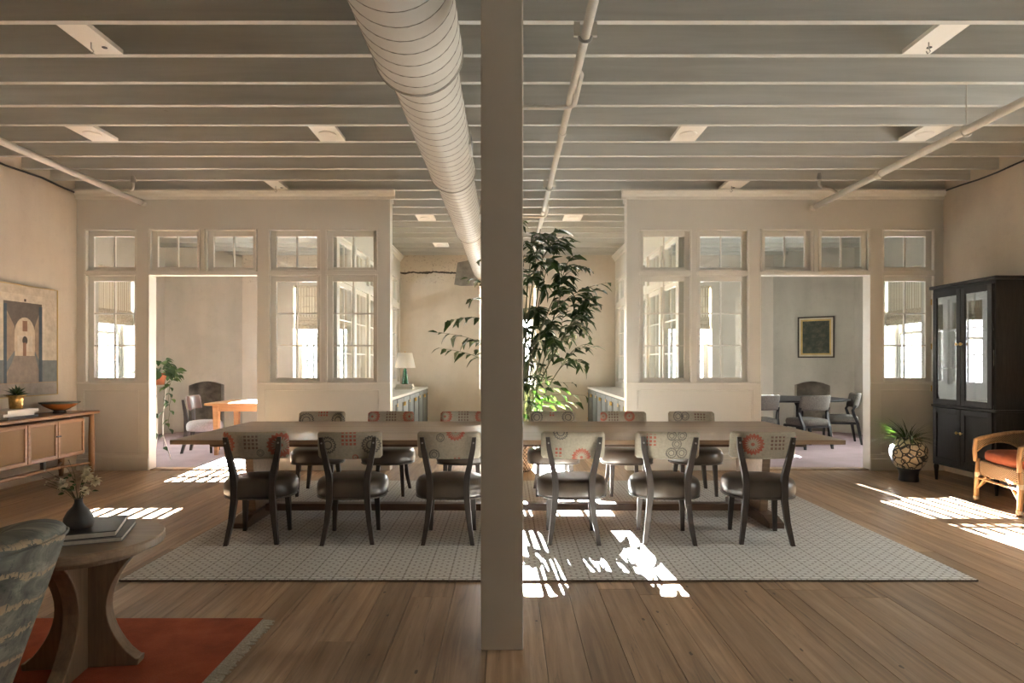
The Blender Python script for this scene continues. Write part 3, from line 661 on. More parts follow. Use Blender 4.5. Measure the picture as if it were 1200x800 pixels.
far = [(-2.0, PI+.03, 'far-side leather dining chair at left end, grey back behind the tabletop', [('o', -.17, .76, .08, GRY), ('o', .17, .76, .08, GRY), ('g', 0, .82, (.05, .03), RED)]),
       (-1.262, PI, 'far-side leather dining chair second from left, red medallions on both back ends', [('m', -.2, .80, .08, RED), ('m', .2, .80, .08, RED), ('g', 0, .80, (.06, .05), BRN)]),
       (-.478, PI, 'far-side leather dining chair partly hidden by the left side of the column', [('m', -.2, .80, .08, RED), ('m', .2, .80, .08, RED), ('g', 0, .80, (.06, .05), BRN)]),
       (.484, PI, 'far-side leather dining chair in front of the tall plant', [('o', -.17, .79, .07, GRY), ('o', .17, .79, .07, GRY), ('g', 0, .82, (.03, .02), RED)]),
       (1.25, PI, 'far-side leather dining chair second from right, orange stripe on the back', [('m', -.07, .80, .06, RED), ('m', .22, .80, .05, RED), ('g', .1, .80, (.06, .05), BRN)]),
       (1.98, PI-.03, 'far-side leather dining chair at right end, grey rings on the back', [('o', .14, .80, .06, GRY), ('o', .06, .80, .05, GRY), ('g', -.1, .80, (.06, .04), BRN)])]
for x, rz, lab, mo in far: dining_chair(x, 6.765, rz, lab, mo, GF)

# dining table
TX, TY0, TY1, TZ = 2.748, 5.20, 6.85, .765
t = thing('dining_table', 'long walnut dining table with trestle base on the grey rug', 'table', (0, 5.9, .012)); oz = -.012
by = [TY0, 5.74, 6.30, TY1]
for a, b in zip(by[:-1], by[1:]):
    B(-TX, TX, a-5.9+.001, b-5.9-.001, TZ-.036+oz, TZ+oz).build('tabletop_board', 'table_wood', t, bevel=.003)
f = B(-TX+.30, TX-.30, TY0+.05-5.9, TY1-.035-5.9, TZ-.062+oz, TZ-.037+oz); f.build('under_frame', 'table_dark', t, bevel=.004)
for s in (-1, 1):
    X = s*2.24
    MB().prism([(-.57, 0), (.50, 0), (.50, .045), (.36, .085), (-.43, .085), (-.57, .045)], X-.065, X+.065, 'x').build('trestle_foot', 'table_dark', t, bevel=.004)
    MB().prism([(-.30, .085), (.25, .085), (.30, TZ-.062), (-.38, TZ-.062)], X-.035, X+.035, 'x').build('trestle_post', 'table_wood', t, bevel=.004)
    B(X-.06, X+.06, -.60, .60, TZ-.11+oz, TZ-.0625+oz).build('trestle_beam', 'table_dark', t, bevel=.004)
B(-2.175, 2.175, -.155, -.055, .055, .115).build('stretcher', 'table_dark', t, bevel=.004)

# ------------------------------------------------------------------ rugs
def rug_mat():
    t = T('woven_grey_rug'); x, y, z = t.xyz(t.pos())
    row = t.m('FLOOR', t.m('MULTIPLY', y, 1/.036)); odd = t.m('MULTIPLY', t.m('FRACT', t.m('MULTIPLY', row, .5)), .075)
    fx = t.m('FRACT', t.m('MULTIPLY', t.m('ADD', x, odd), 1/.075)); fy = t.m('FRACT', t.m('MULTIPLY', y, 1/.036))
    dash = t.m('MULTIPLY', t.m('LESS_THAN', t.m('ABSOLUTE', t.m('SUBTRACT', fx, .5)), .40), t.m('LESS_THAN', t.m('ABSOLUTE', t.m('SUBTRACT', fy, .5)), .27))
    line = t.m('LESS_THAN', t.m('ABSOLUTE', t.m('SUBTRACT', t.m('FRACT', t.m('MULTIPLY', x, 1/.15)), .5)), .030)
    n = t.noise(t.pos(), 90, 3); n2 = t.noise(t.scale(t.pos(), (3, 1, 1)), 2, 3)
    base = t.ramp(n, [(.3, (.32, .305, .275)), (.7, (.46, .445, .41))])
    c = t.mix(dash, base, t.ramp(n, [(.3, (.62, .61, .58)), (.7, (.78, .77, .74))]))
    c = t.mix(t.m('MULTIPLY', line, .5), c, (.19, .165, .135))
    t.bump(t.m('ADD', t.m('MULTIPLY', dash, .8), t.m('MULTIPLY', n, .4)), .8, .008); return t.fin(c, .95)
M['rug'] = rug_mat(); M['bind'] = plain('rug_binding', (.16, .12, .085), .9, var=.25, ns=120)
t = thing('area_rug', 'large woven grey and cream rug under the dining table', 'rug', (0, 0, 0))
B(-2.474, 2.996, 4.085, 7.50, .0005, .012).build('rug_field', 'rug', t)
f = MB(); e = .008
for a, b in (((-2.474, 4.08), (2.996, 4.08)), ((2.996, 4.08), (2.996, 7.5)), ((-2.474, 4.08), (-2.474, 7.5)), ((-2.474, 7.5), (2.996, 7.5))): f.tube([(*a, .006), (*b, .006)], .006, 6)
f.build('binding', 'bind', t)
def red_mat():
    t = T('rust_wool'); n = t.noise(t.pos(), 5, 5, .65); f = t.noise(t.pos(), 140, 3); t.bump(f, .7, .008)
    c = t.ramp(n, [(.3, (.29, .055, .020)), (.55, (.42, .085, .032)), (.75, (.50, .12, .048))])
    return t.fin(t.mix(t.m('MULTIPLY', f, .3), c, (.16, .04, .018)), 1.0)
M['rust'] = red_mat(); M['fringe'] = plain('cream_fringe', (.50, .45, .36), .9, var=.15, ns=90)
t = thing('rust_rug', 'rust red wool rug with cream fringe at lower left', 'rug')
B(-4.2, -1.325, 1.2, 3.465, .0005, .014).build('rug_field', 'rust', t)
f = MB(); y = 1.2
while y < 3.46:
    f.tube([(-1.33, y, .009), (-1.29, y+R.uniform(-.006, .006), .008), (-1.255+R.uniform(-.012, .008), y+R.uniform(-.014, .014), .004)], .0042, 4); y += .0095
tag(f.build('fringe', 'fringe', t), 'cream tasselled fringe', None, None, 'stuff')

# ------------------------------------------------------------------ sideboard (left wall)
def cane_mat():
    t = T('woven_cane'); x, y, z = t.xyz(t.obj())
    a = t.m('SINE', t.m('MULTIPLY', y, 2*PI/.011)); b = t.m('SINE', t.m('MULTIPLY', z, 2*PI/.011)); w = t.m('MULTIPLY', a, b)
    n = t.noise(t.scale(t.obj(), (1, 30, 1)), 3, 3)
    c = t.mix(t.m('MULTIPLY', n, .6), t.ramp(t.m('ADD', t.m('MULTIPLY', w, .5), .5), [(.1, (.19, .115, .058)), (.8, (.42, .285, .165))]), (.25, .155, .08))
    t.bump(w, .5, .004); return t.fin(c, .65)
M['cane'] = cane_mat()
SB = thing('sideboard', 'oak sideboard with woven cane doors against the left wall', 'sideboard', (-5.335, 6.82, 0))
B(-.20, .20, -.92, .92, .29, .735).build('body', 'honey', SB, bevel=.004)
for i in range(4):
    y0 = -.92+.46*i
    d = MB(); a, b, z0, z1 = y0+.006, y0+.454, .305, .725; s_ = .035
    d.box(.20, .222, a, a+s_, z0, z1).box(.20, .222, b-s_, b, z0, z1).box(.20, .222, a+s_, b-s_, z0, z0+s_).box(.20, .222, a+s_, b-s_, z1-s_, z1)
    dd = d.build('door', 'honey', SB, bevel=.003)
    B(.20, .210, a+s_, b-s_, z0+s_, z1-s_).build('cane_panel', 'cane', dd)
for y in (-.46, .46): B(.222, .238, y-.035, y+.035, .545, .560).build('latch', 'iron', SB, bevel=.003)
MB().prism([(-.215, -1.19), (.235, -1.19), (.245, -1.0), (.235, 1.19), (-.215, 1.19)], .760, .796, 'z').build('top', 'honey', SB, bevel=.010)
for sx in (-.17, .205):
    for sy in (-1.07, 1.07): MB().tube([(sx, sy, 0), (sx, sy, .12), (sx, sy, .45), (sx, sy, .765)], [.024, .033, .036, .026], 14).build('leg', 'honeyz', SB, smooth=True)
for sy in (-1, 1):
    B(-.17, .205, sy*1.07-.018, sy*1.07+.018, .725, .762).build('cross_rail', 'honey', SB, bevel=.004)
    for sx in (-.17, .205): MB().tube([(sx, sy*1.07, .16), (.02, sy*.72, .155)], [.013, .016], 8).build('stretcher', 'honey', SB)
B(-.015, .055, -.74, .74, .135, .172).build('stretcher', 'honey', SB, bevel=.008)
for y in (-.5, .5): B(-.0, .04, y-.02, y+.02, .17, .295).build('support_block', 'iron', SB)
# things on the sideboard
def bowl_mat():
    t = T('amber_glaze'); z = t.xyz(t.obj())[2]; n = t.noise(t.obj(), 9, 4)
    return t.fin(t.ramp(t.m('ADD', z, t.m('MULTIPLY', n, .03)), [(.05, (.045, .025, .015)), (.09, (.38, .13, .025)), (.125, (.30, .11, .03)), (.135, (.06, .08, .065))]), .22)
M['bowlg'] = bowl_mat(); M['bowlin'] = plain('green_glaze', (.05, .075, .06), .2, var=.3, ns=30)
t = thing('footed_bowl', 'wide amber glazed footed bowl with dark green rim', 'bowl', (-5.30, 7.57, .796))
MB().lathe([(.07, 0), (.065, .02), (.06, .032), (.10, .05), (.16, .085), (.208, .122), (.212, .130), (.205, .131)], 32, cap=True).build('bowl_body', 'bowlg', t, smooth=True)
MB().lathe([(.206, .132), (.150, .098), (.08, .066), (.01, .06)], 32).build('inside', 'bowlin', t, smooth=True)
M['paper'] = plain('book_pages', (.66, .62, .54), .8, var=.04, ns=80)
M['bk_white'] = plain('white_cover', (.66, .64, .60), .5, var=.04); M['bk_grey'] = plain('grey_cover', (.22, .21, .20), .6)
M['bk_black'] = plain('black_cover', (.04, .038, .036), .45); M['bk_tan'] = plain('tan_cover', (.40, .32, .22), .6)
def book(x, y, z, w, d, h, rz, cover, label, group=None):
    t = thing('book', label, 'book', (x, y, z), rz, group); c = .003
    B(-w/2, w/2, -d/2, d/2, 0, c).build('cover', cover, t); B(-w/2, w/2, -d/2, d/2, h-c, h).build('cover', cover, t)
    B(-w/2, -w/2+c, -d/2, d/2, c, h-c).build('spine', cover, t); B(-w/2+c, w/2-.004, -d/2+.004, d/2-.004, c, h-c).build('pages', 'paper', t)
    return t
G = 'books stacked on the sideboard'
book(-5.31, 6.82, .796, .30, .44, .028, PI+.02, 'bk_black', 'black covered book at bottom of the sideboard stack', G)
book(-5.33, 6.79, .824, .30, .42, .034, PI-.02, 'bk_white', 'white covered book in middle of the sideboard stack', G)
book(-5.31, 6.81, .858, .31, .45, .036, PI+.03, 'bk_white', 'white covered book on top of the sideboard stack', G)
t = thing('brass_pot', 'small flared brass pot on the sideboard books', 'pot', (-5.33, 6.94, .894))
MB().lathe([(.060, 0), (.062, .004), (.068, .09), (.072, .125), (.095, .142), (.098, .150), (.090, .148), (.066, .125), (.06, .12), (.01, .12)], 24).build('pot_body', 'brass', t, smooth=True)
MB().lathe([(.064, .122), (.03, .128), (.005, .13)], 16).build('soil', 'subfloor', t)

def leaf_mesh(name, L, W, mat, droop=.25, jag=0):
    n = 7; rings = []; mb = MB(); b = []
    for i in range(n+1):
        u = i/n; w = W*math.sin(PI*min(1, u**.8*.98+.02))*(1 if not jag else 1+jag*math.sin(i*2.4)); y = L*u; z = -droop*L*u*u
        b.append(((-w/2, y, z+w*.18), (0, y, z), (w/2, y, z+w*.18)))
    for i in range(n):
        for j in (0, 1): mb.poly([b[i][j], b[i][j+1], b[i+1][j+1], b[i+1][j]])
    return mb.mesh(name, mat, True)
def leaf_mat(name, a, b, rough=.4, tint=(.85, 1.05, .45)):
    t = T(name); r = t.rnd(); n = t.noise(t.obj(), 14, 3)
    c = t.mix(t.m('ADD', t.m('MULTIPLY', r, .7), t.m('MULTIPLY', n, .3)), a, b); t.put(t.b.inputs['Base Color'], c); t.b.inputs['Roughness'].default_value = rough
    tl = t.n('ShaderNodeBsdfTranslucent'); t.put(tl.inputs[0], t.mix(1.0, c, tint, 'MULTIPLY'))
    mx = t.n('ShaderNodeMixShader'); mx.inputs[0].default_value = .2
    t.nt.links.new(t.b.outputs[0], mx.inputs[1]); t.nt.links.new(tl.outputs[0], mx.inputs[2]); t.nt.links.new(mx.outputs[0], t.out.inputs[0]); return t.mat
M['leaf'] = leaf_mat('dark_leaf', (.020, .040, .012), (.050, .085, .022)); M['leaf2'] = leaf_mat('mid_leaf', (.05, .10, .03), (.13, .20, .06)); M['fern'] = leaf_mat('fern_leaf', (.025, .06, .025), (.06, .11, .04))
M['stem'] = plain('plant_stem', (.10, .10, .05), .6, var=.2)
def orient(p, d, roll=0.0, s=1.0):
    d = Vector(d).normalized(); up = Vector((0, 0, 1))
    x = d.cross(up); x = x.normalized() if x.length > 1e-3 else Vector((1, 0, 0)); z = x.cross(d)
    m = Matrix(((x.x, d.x, z.x), (x.y, d.y, z.y), (x.z, d.z, z.z))) @ Matrix.Rotation(roll, 3, 'Y')
    m = m.to_4x4() @ Matrix.Scale(s, 4); m.translation = Vector(p); return m
def small_fern(parent_label, loc, n, rad, h, me, name='fern', cat='plant'):
    t = thing(name, parent_label, cat, loc)
    for i in range(n):
        a = 2*PI*i/n*2.4+R.uniform(-.2, .2); el = R.uniform(.5, 1.3)
        link('frond', me, t, orient((0, 0, .0), (math.cos(a)*math.cos(el), math.sin(a)*math.cos(el), math.sin(el)), R.uniform(-.5, .5), R.uniform(.7, 1.1)))
    return t
frond_me = leaf_mesh('frond', .15, .030, 'fern', .45)
small_fern('small dark fern growing in the brass pot', (-5.33, 6.94, 1.019), 22, .1, .1, frond_me)

# painting on the left wall
t = thing('painting', 'large painting of a stone doorway and passage on the left wall', 'painting', (XL+.004, 0, 0))
u0, u1, v0, v1 = 6.77, 7.855, 1.01, 2.27
B(0, .032, u0, u1, v0, v1).build('canvas', 'paper', t)
M['gilt'] = plain('gilt_edge', (.55, .38, .15), .35, .6)
f = MB(); e = .008
f.box(0, .042, u0-e, u0, v0-e, v1+e).box(0, .042, u1, u1+e, v0-e, v1+e).box(0, .042, u0, u1, v0-e, v0).box(0, .042, u0, u1, v1, v1+e)
f.build('frame', 'gilt', t)
pc = [plain('paint_%s' % n, c, .7, var=.10, ns=14) for n, c in (('stone', (.50, .42, .32)), ('stone_light', (.56, .48, .37)), ('shadow', (.12, .095, .075)), ('tan', (.30, .22, .15)), ('bright', (.53, .43, .31)), ('door', (.24, .12, .07)), ('niche', (.06, .045, .035)), ('path', (.24, .195, .155)), ('blue', (.050, .075, .095)), ('dado', (.155, .165, .16)), ('step', (.27, .235, .20)))]
im = MB(); lay = [.0325]
def rect(ci, a, b, c, d): pol(ci, [(a, c), (b, c), (b, d), (a, d)])
def pol(ci, pts): im.cur = ci; im.poly([(lay[0], p[0], p[1]) for p in pts]); lay[0] += .00035
rect(0, u0, u1, v0, v1); rect(1, 6.98, 7.65, 1.16, 2.17); rect(10, u0, u1, v0, 1.16)
rect(9, 7.6, u1, 1.16, 1.42); rect(9, u0, 7.02, 1.16, 1.42); rect(2, 7.02, 7.6, 1.16, 2.08)
pol(3, [(7.06, 1.16), (7.18, 1.47), (7.18, 1.80), (7.06, 1.98)]); pol(3, [(7.56, 1.16), (7.48, 1.47), (7.48, 1.80), (7.56, 1.98)])
arcp = [(7.331+.155*math.cos(PI*i/12), 1.72+.19*math.sin(PI*i/12)) for i in range(13)]
pol(4, [(7.176, 1.47), (7.486, 1.47)]+arcp)
rect(1, 7.22, 7.45, 1.52, 1.70); rect(5, 7.295, 7.367, 1.75, 1.87); pol(6, [(7.331+.04*math.cos(2*PI*i/14), 1.645+.05*math.sin(2*PI*i/14)) for i in range(14)]); rect(5, 7.30, 7.35, 1.47, 1.62)
pol(9, [(7.06, 1.28), (7.18, 1.45), (7.18, 1.53), (7.06, 1.40)]); pol(9, [(7.56, 1.28), (7.48, 1.45), (7.48, 1.53), (7.56, 1.40)])
pol(7, [(7.03, 1.16), (7.59, 1.16), (7.49, 1.47), (7.17, 1.47)]); rect(8, 7.02, 7.062, 1.16, 2.05); rect(8, 7.545, 7.6, 1.16, 2.05); rect(6, 7.315, 7.345, 2.09, 2.12)
rect(3, u0, u1, 1.155, 1.165)
im.build('painted_image', pc, t)

# ------------------------------------------------------------------ round side table, books, vase
t = thing('side_table', 'round oak side table with concave pedestal on the rust rug', 'table', (-1.94, 2.93, .014)); h = .586
MB().lathe([(.31, h-.045), (.326, h-.042), (.33, h-.035), (.33, h-.008), (.325, h), (.01, h)], 56).build('top', 'side_top', t)
MB().lathe([(.255, h-.075), (.262, h-.073), (.262, h-.0455), (.01, h-.0455)], 40).build('apron', 'side_wood', t)
hg = []
for i in range(15):
    u = i/14; z = .03+u*(h-.105); hg.append((.235-.125*math.sin(PI*u)**.8, z))
prof = [(.245, 0), (.250, .03)]+hg+[(.255, h-.075)]
for k, a in enumerate((.12, .12+PI/2)):
    pl_ = [(x, z) for x, z in prof]+[(-x, z) for x, z in prof[::-1]]
    MB().prism(pl_, -.034, .034, 'y').xf(Matrix.Rotation(a, 4, 'Z')).build('pedestal_slab', 'side_wood', t, bevel=.004)
book(-1.905, 2.965, .600, .27, .34, .022, .36, 'bk_grey', 'light edged grey book at bottom on the round side table', 'books on the side table')
book(-1.925, 2.955, .622, .25, .32, .026, .40, 'bk_black', 'dark covered book on top on the round side table', 'books on the side table')
M['vase_dk'] = plain('dark_stoneware', (.055, .050, .045), .45, var=.15, ns=8)
t = thing('bud_vase', 'small dark stoneware vase on the side table books', 'vase', (-1.945, 2.90, .648))
MB().lathe([(.040, 0), (.055, .006), (.060, .028), (.058, .05), (.044, .078), (.024, .100), (.017, .115), (.016, .128), (.019, .134), (.013, .134), (.011, .11), (.01, .10)], 28).build('vase_body', 'vase_dk', t, smooth=True)
M['petal'] = leaf_mat('cream_petal', (.66, .60, .45), (.82, .77, .64), .7, (1, .98, .9)); M['core'] = plain('flower_core', (.06, .035, .025), .8)
t = thing('flower_bunch', 'bunch of cream flowers in the small dark vase', 'flowers', (-1.945, 2.90, .74))
pet_me = leaf_mesh('petal', .034, .030, 'petal', .2)
def flower(c, d, n, rad):
    st = MB().tube([(0, 0, 0), (c[0]*.35, c[1]*.35, c[2]*.6), c], .0016, 5).build('stem', 'stem', t)
    d = Vector(d).normalized(); a = d.orthogonal().normalized(); b = d.cross(a)
    head = MB().lathe([(.006, 0), (.005, .004), (.001, .006)], 8).xf(orient(c, d) @ Matrix.Rotation(-PI/2, 4, 'X')).build('flower_head', 'core', t)
    for lay_ in (0, 1):
        for i in range(n):
            an = 2*PI*i/n+lay_*.35; v = (a*math.cos(an)+b*math.sin(an))+d*(.25+.5*lay_)
            link('petal', pet_me, head, orient(c, v, 0, rad/.034*(1-.2*lay_)))
for c, d, n, rad in (((.052, -.02, .150), (.2, -1, .4), 9, .034), ((-.050, -.03, .112), (-.1, -1, .3), 9, .032), ((.085, -.01, .125), (.5, -.8, .2), 8, .028), ((.050, -.03, .085), (.3, -.9, -.1), 8, .026), ((-.075, .0, .10), (-.6, -.7, .1), 7, .022), ((.02, .02, .17), (0, -.5, .9), 8, .026)): flower(c, d, n, rad)
lf = leaf_mesh('leaf', .03, .016, 'fern', .1)
for i in range(22):
    a = R.uniform(0, 2*PI); rr = R.uniform(.01, .06); z = R.uniform(.05, .16)
    link('leaf', lf, t, orient((rr*math.cos(a), rr*math.sin(a), z), (math.cos(a), math.sin(a), R.uniform(-.3, .9)), R.uniform(-1, 1), R.uniform(.6, 1.1)))
for i in range(9):
    a = R.uniform(2.2, 4.4); rr = R.uniform(.09, .17); z = R.uniform(.10, .21); e_ = (rr*math.cos(a), rr*math.sin(a)*.5, z)
    MB().tube([(0, 0, .02), (e_[0]*.4, e_[1]*.4, z*.7), e_], .0009, 4).build('stem', 'stem', t)
    MB().lathe([(.001, -.004), (.005, 0), (.001, .005)], 6).xf(Matrix.Translation(e_)).build('bud', 'petal', t)

# ------------------------------------------------------------------ upholstered barrel chair (lower left)
def barrel_fab():
    t = T('brushed_stripe_velvet'); p = t.obj(); x, y, z = t.xyz(p)
    a = t.m('ARCTAN2', y, x); w = t.noise(t.comb(t.m('MULTIPLY', a, 1.6), 0.0, t.m('ADD', t.m('MULTIPLY', z, 7.0), t.m('MULTIPLY', a, .5))), 1.7, 5, .65, .8)
    w2 = t.noise(t.comb(t.m('MULTIPLY', a, 9.0), 0.0, t.m('MULTIPLY', z, 12.0)), 2.0, 5, .7)
    band = t.m('FRACT', t.m('ADD', t.m('MULTIPLY', z, 10.5), t.m('ADD', t.m('MULTIPLY', a, .55), t.m('MULTIPLY', w, .9))))
    c = t.ramp(w, [(.28, (.036, .036, .028)), (.50, (.115, .112, .088)), (.72, (.28, .265, .205))])
    c = t.mix(t.m('MULTIPLY', t.m('GREATER_THAN', w2, .46), t.ramp(band, [(.0, (.75, .75, .75)), (.16, (.55, .55, .55)), (.20, (0, 0, 0)), (.98, (0, 0, 0)), (1, (.7, .7, .7))])), c, (.40, .28, .16))
    c = t.mix(t.m('MULTIPLY', t.m('LESS_THAN', w2, .40), .5), c, (.03, .035, .034))
    t.bump(w2, .25, .004); return t.fin(c, .75)
M['barrel'] = barrel_fab()
t = thing('barrel_chair', 'barrel chair in brushed grey-green and tan striped fabric', 'armchair', (-1.885, 1.98, .0165))
def br(z): return .165+.225*((z-.12)/.72)
def btop(a): return .815-.16*(abs(a)/2.05)**2.2
def barrel_shell():
    rings = []; n = 48
    for i in range(n+1):
        a = -2.05+4.1*i/n; k = abs(a)/2.05; top = btop(a); e = max(0, (k-.93)/.07); q = math.sqrt(max(.05, 1-e*e))
        prof = [(br(z)+.055*q, z) for z in [.12+(top-.12)*j/8 for j in range(9)]]
        r_ = br(top); prof += [(r_+.045*q, top+.022), (r_+.01, top+.040), (r_-.06*q, top+.042), (r_-.12*q, top+.020)]
        prof += [(br(z)-.15*q, z) for z in [top-.03, .6*top+.12, .42]]
        prof += [(br(.3)-.15*q, .30), (br(.12)-.10*q, .12)]
        rings.append([(rr*math.cos(a), rr*math.sin(a), z) for rr, z in prof])
    return MB().rings(rings)
o = barrel_shell().build('back_shell', 'barrel', t, smooth=True)
s_ = o.modifiers.new('sub', 'SUBSURF'); s_.levels = 1; s_.render_levels = 1
MB().tube([((br(btop(a))+.054)*math.cos(a), (br(btop(a))+.054)*math.sin(a), btop(a)) for a in [-1.9+3.8*i/60 for i in range(61)]], .0045, 6).build('welt', 'barrel', t, smooth=True)
MB().rings([superring(.21*k, .21*k, z) for k, z in ((.92, .30), (1, .32), (1.02, .38), (1, .43), (.9, .452), (.4, .46), (.02, .46))]).build('seat_cushion', 'barrel', t, smooth=True)
MB().rings([superring(.15, .15, .10), superring(.20, .20, .30)]).build('seat_base', 'barrel', t, smooth=True)
for sx, sy in ((.11, .11), (-.11, .11), (.11, -.11), (-.11, -.11)): MB().tube([(sx, sy, 0), (sx*.9, sy*.9, .12)], [.015, .024], 10).build('leg', 'dark_wood', t)

# ------------------------------------------------------------------ black glazed cabinet (right wall)
CB = thing('display_cabinet', 'tall black cabinet with glazed upper doors against the right wall', 'cabinet', (5.09, 7.167, 0))
def cb(x0, x1, y0, y1, z0, z1, name, mat='black_wood', parent=CB, bevel=.003): return B(x0, x1, y0, y1, z0, z1).build(name, mat, parent, bevel=bevel)
D, W2 = .51, .495
cb(0, D, -W2, -W2+.03, .19, 2.26, 'side_panel'); cb(0, D, W2-.03, W2, .19, 2.26, 'side_panel')
cb(D-.02, D, -W2+.03, W2-.03, .19, 2.26, 'back_panel'); cb(0, D-.02, -W2+.03, W2-.03, .19, .22, 'bottom_panel'); cb(0, D-.02, -W2+.03, W2-.03, .87, .90, 'middle_shelf'); cb(0, D-.02, -W2+.03, W2-.03, 2.22, 2.26, 'top_panel')
cb(-.03, D+.01, -W2-.03, W2+.03, 2.262, 2.30, 'cornice', bevel=.010); cb(-.014, D, -W2-.014, W2+.014, .872, .898, 'waist_mould', bevel=.006)
for z in (1.32, 1.76): cb(.06, D-.02, -W2+.03, W2-.03, z, z+.02, 'shelf')
for sx in (.025, D-.025):
    for sy in (-W2+.025, W2-.025): MB().tube([(sx, sy, 0), (sx, sy, .12), (sx, sy, .16), (sx, sy, .19)], [.014, .022, .027, .022], 12).build('leg', 'black_wood', CB, smooth=True)
for s in (-1, 1):
    y0, y1 = (-.465, -.003) if s < 0 else (.003, .465)
    for z0, z1, gl in ((.905, 2.22, True), (.225, .865, False)):
        f = MB(); st = .065 if gl else .06
        f.box(-.022, 0, y0, y0+st, z0, z1).box(-.022, 0, y1-st, y1, z0, z1).box(-.022, 0, y0+st, y1-st, z0, z0+st).box(-.022, 0, y0+st, y1-st, z1-st, z1)
        d = f.build('door', 'black_wood', CB, bevel=.003)
        if gl: B(-.012, -.008, y0+st, y1-st, z0+st, z1-st).build('pane', 'cabglass', d)
        else: B(-.010, 0, y0+st, y1-st, z0+st, z1-st).build('panel', 'black_wood', d)
        yk = y1-.03 if s < 0 else y0+.03; zk = 1.60 if gl else .60
        MB().lathe([(.006, 0), (.006, .012), (.016, .02), (.017, .028), (.010, .034), (.001, .035)], 14).xf(Matrix.Translation((-.022, yk, zk)) @ Matrix.Rotation(-PI/2, 4, 'Y')).build('knob', 'brass', d, smooth=True)
for y in (W2-.012,):
    for z in (1.05, 1.55, 2.08): MB().tube([(-.026, y, z), (-.026, y, z+.07)], .007, 8).build('hinge', 'brass', CB)
G = 'books inside the black cabinet'
book(5.33, 7.33, .90, .24, .30, .03, PI, 'bk_white', 'white book at bottom of the stack inside the black cabinet', G)
book(5.33, 7.33, .93, .22, .28, .025, PI, 'bk_tan', 'tan book on top of the stack inside the black cabinet', G)
M['pottery'] = plain('white_pottery', (.62, .59, .53), .4)
t = thing('white_jar', 'white pottery jar on the middle shelf inside the black cabinet', 'jar', (5.36, 6.95, 1.34))
MB().lathe([(.05, 0), (.085, .04), (.095, .12), (.07, .19), (.04, .21), (.045, .235), (.035, .235), (.03, .2)], 24).build('jar_body', 'pottery', t, smooth=True)

# ------------------------------------------------------------------ patterned vase with grass plant
def vase_mat():
    t = T('graphic_glaze'); p = t.obj(); x, y, z = t.xyz(p); a = t.m('ARCTAN2', y, x)
    vo = t.n('ShaderNodeTexVoronoi', feature='DISTANCE_TO_EDGE')
    t.put(vo.inputs['Vector'], t.comb(t.m('MULTIPLY', a, 2.4), t.m('MULTIPLY', z, 13.0), t.m('MULTIPLY', t.noise(p, 3, 2), .4))); vo.inputs['Scale'].default_value = 1.0; vo.inputs['Randomness'].default_value = .9
    line = t.m('LESS_THAN', vo.outputs['Distance'], .085)
    vi = t.n('ShaderNodeTexVoronoi'); t.put(vi.inputs['Vector'], t.comb(t.m('MULTIPLY', a, 2.4), t.m('MULTIPLY', z, 13.0), 3.0)); vi.inputs['Scale'].default_value = .8
    curl = t.m('LESS_THAN', t.m('ABSOLUTE', t.m('SUBTRACT', vi.outputs['Distance'], .26)), .05)
    k = t.m('MAXIMUM', line, curl); n = t.noise(p, 12, 3)
    c = t.mix(k, t.ramp(n, [(.3, (.44, .36, .25)), (.7, (.58, .49, .36))]), (.018, .018, .022))
    return t.fin(c, .28)
M['vasepat'] = vase_mat(); M['navy'] = plain('dark_navy_glaze', (.012, .014, .022), .3)
VX, VY = 4.73, 7.55
t = thing('floor_vase', 'big cream floor vase with black line pattern and dark foot', 'vase', (VX, VY, 0))
b = MB().lathe([(.125, .155), (.150, .18), (.182, .24), (.200, .30), (.204, .35), (.190, .41), (.155, .455), (.118, .478), (.103, .488), (.098, .505), (.108, .515), (.100, .518), (.088, .50), (.09, .46), (.02, .45)], 40).build('vase_body', 'vasepat', t, smooth=True)
MB().lathe([(.105, 0), (.108, .012), (.100, .06), (.108, .12), (.131, .156), (.02, .157)], 32).build('foot', 'navy', t, smooth=True)
for s in (-1, 1): MB().tube([(s*.10, 0, .50), (s*.135, 0, .505), (s*.150, 0, .48), (s*.140, 0, .445)], .010, 8).build('handle', 'vasepat', t, smooth=True)
blade = leaf_mesh('blade', .33, .011, 'leaf', .75); blade2 = leaf_mesh('blade', .24, .013, 'fern', .45)
t = thing('grass_plant', 'spiky green grass plant in the patterned floor vase', 'plant', (VX, VY, .47))
for i in range(110):
    a = R.uniform(0, 2*PI); el = R.uniform(.35, 1.45)
    link('blade', blade if R.random() < .8 else blade2, t, orient((.04*math.cos(a), .04*math.sin(a), 0), (math.cos(a)*math.cos(el), math.sin(a)*math.cos(el), math.sin(el)), R.uniform(-.8, .8), R.uniform(.65, 1.05)*(.8 if math.cos(a) > .2 else 1)))
MB().lathe([(.085, -.012), (.05, .0), (.01, .004)], 16).build('soil', 'subfloor', t)

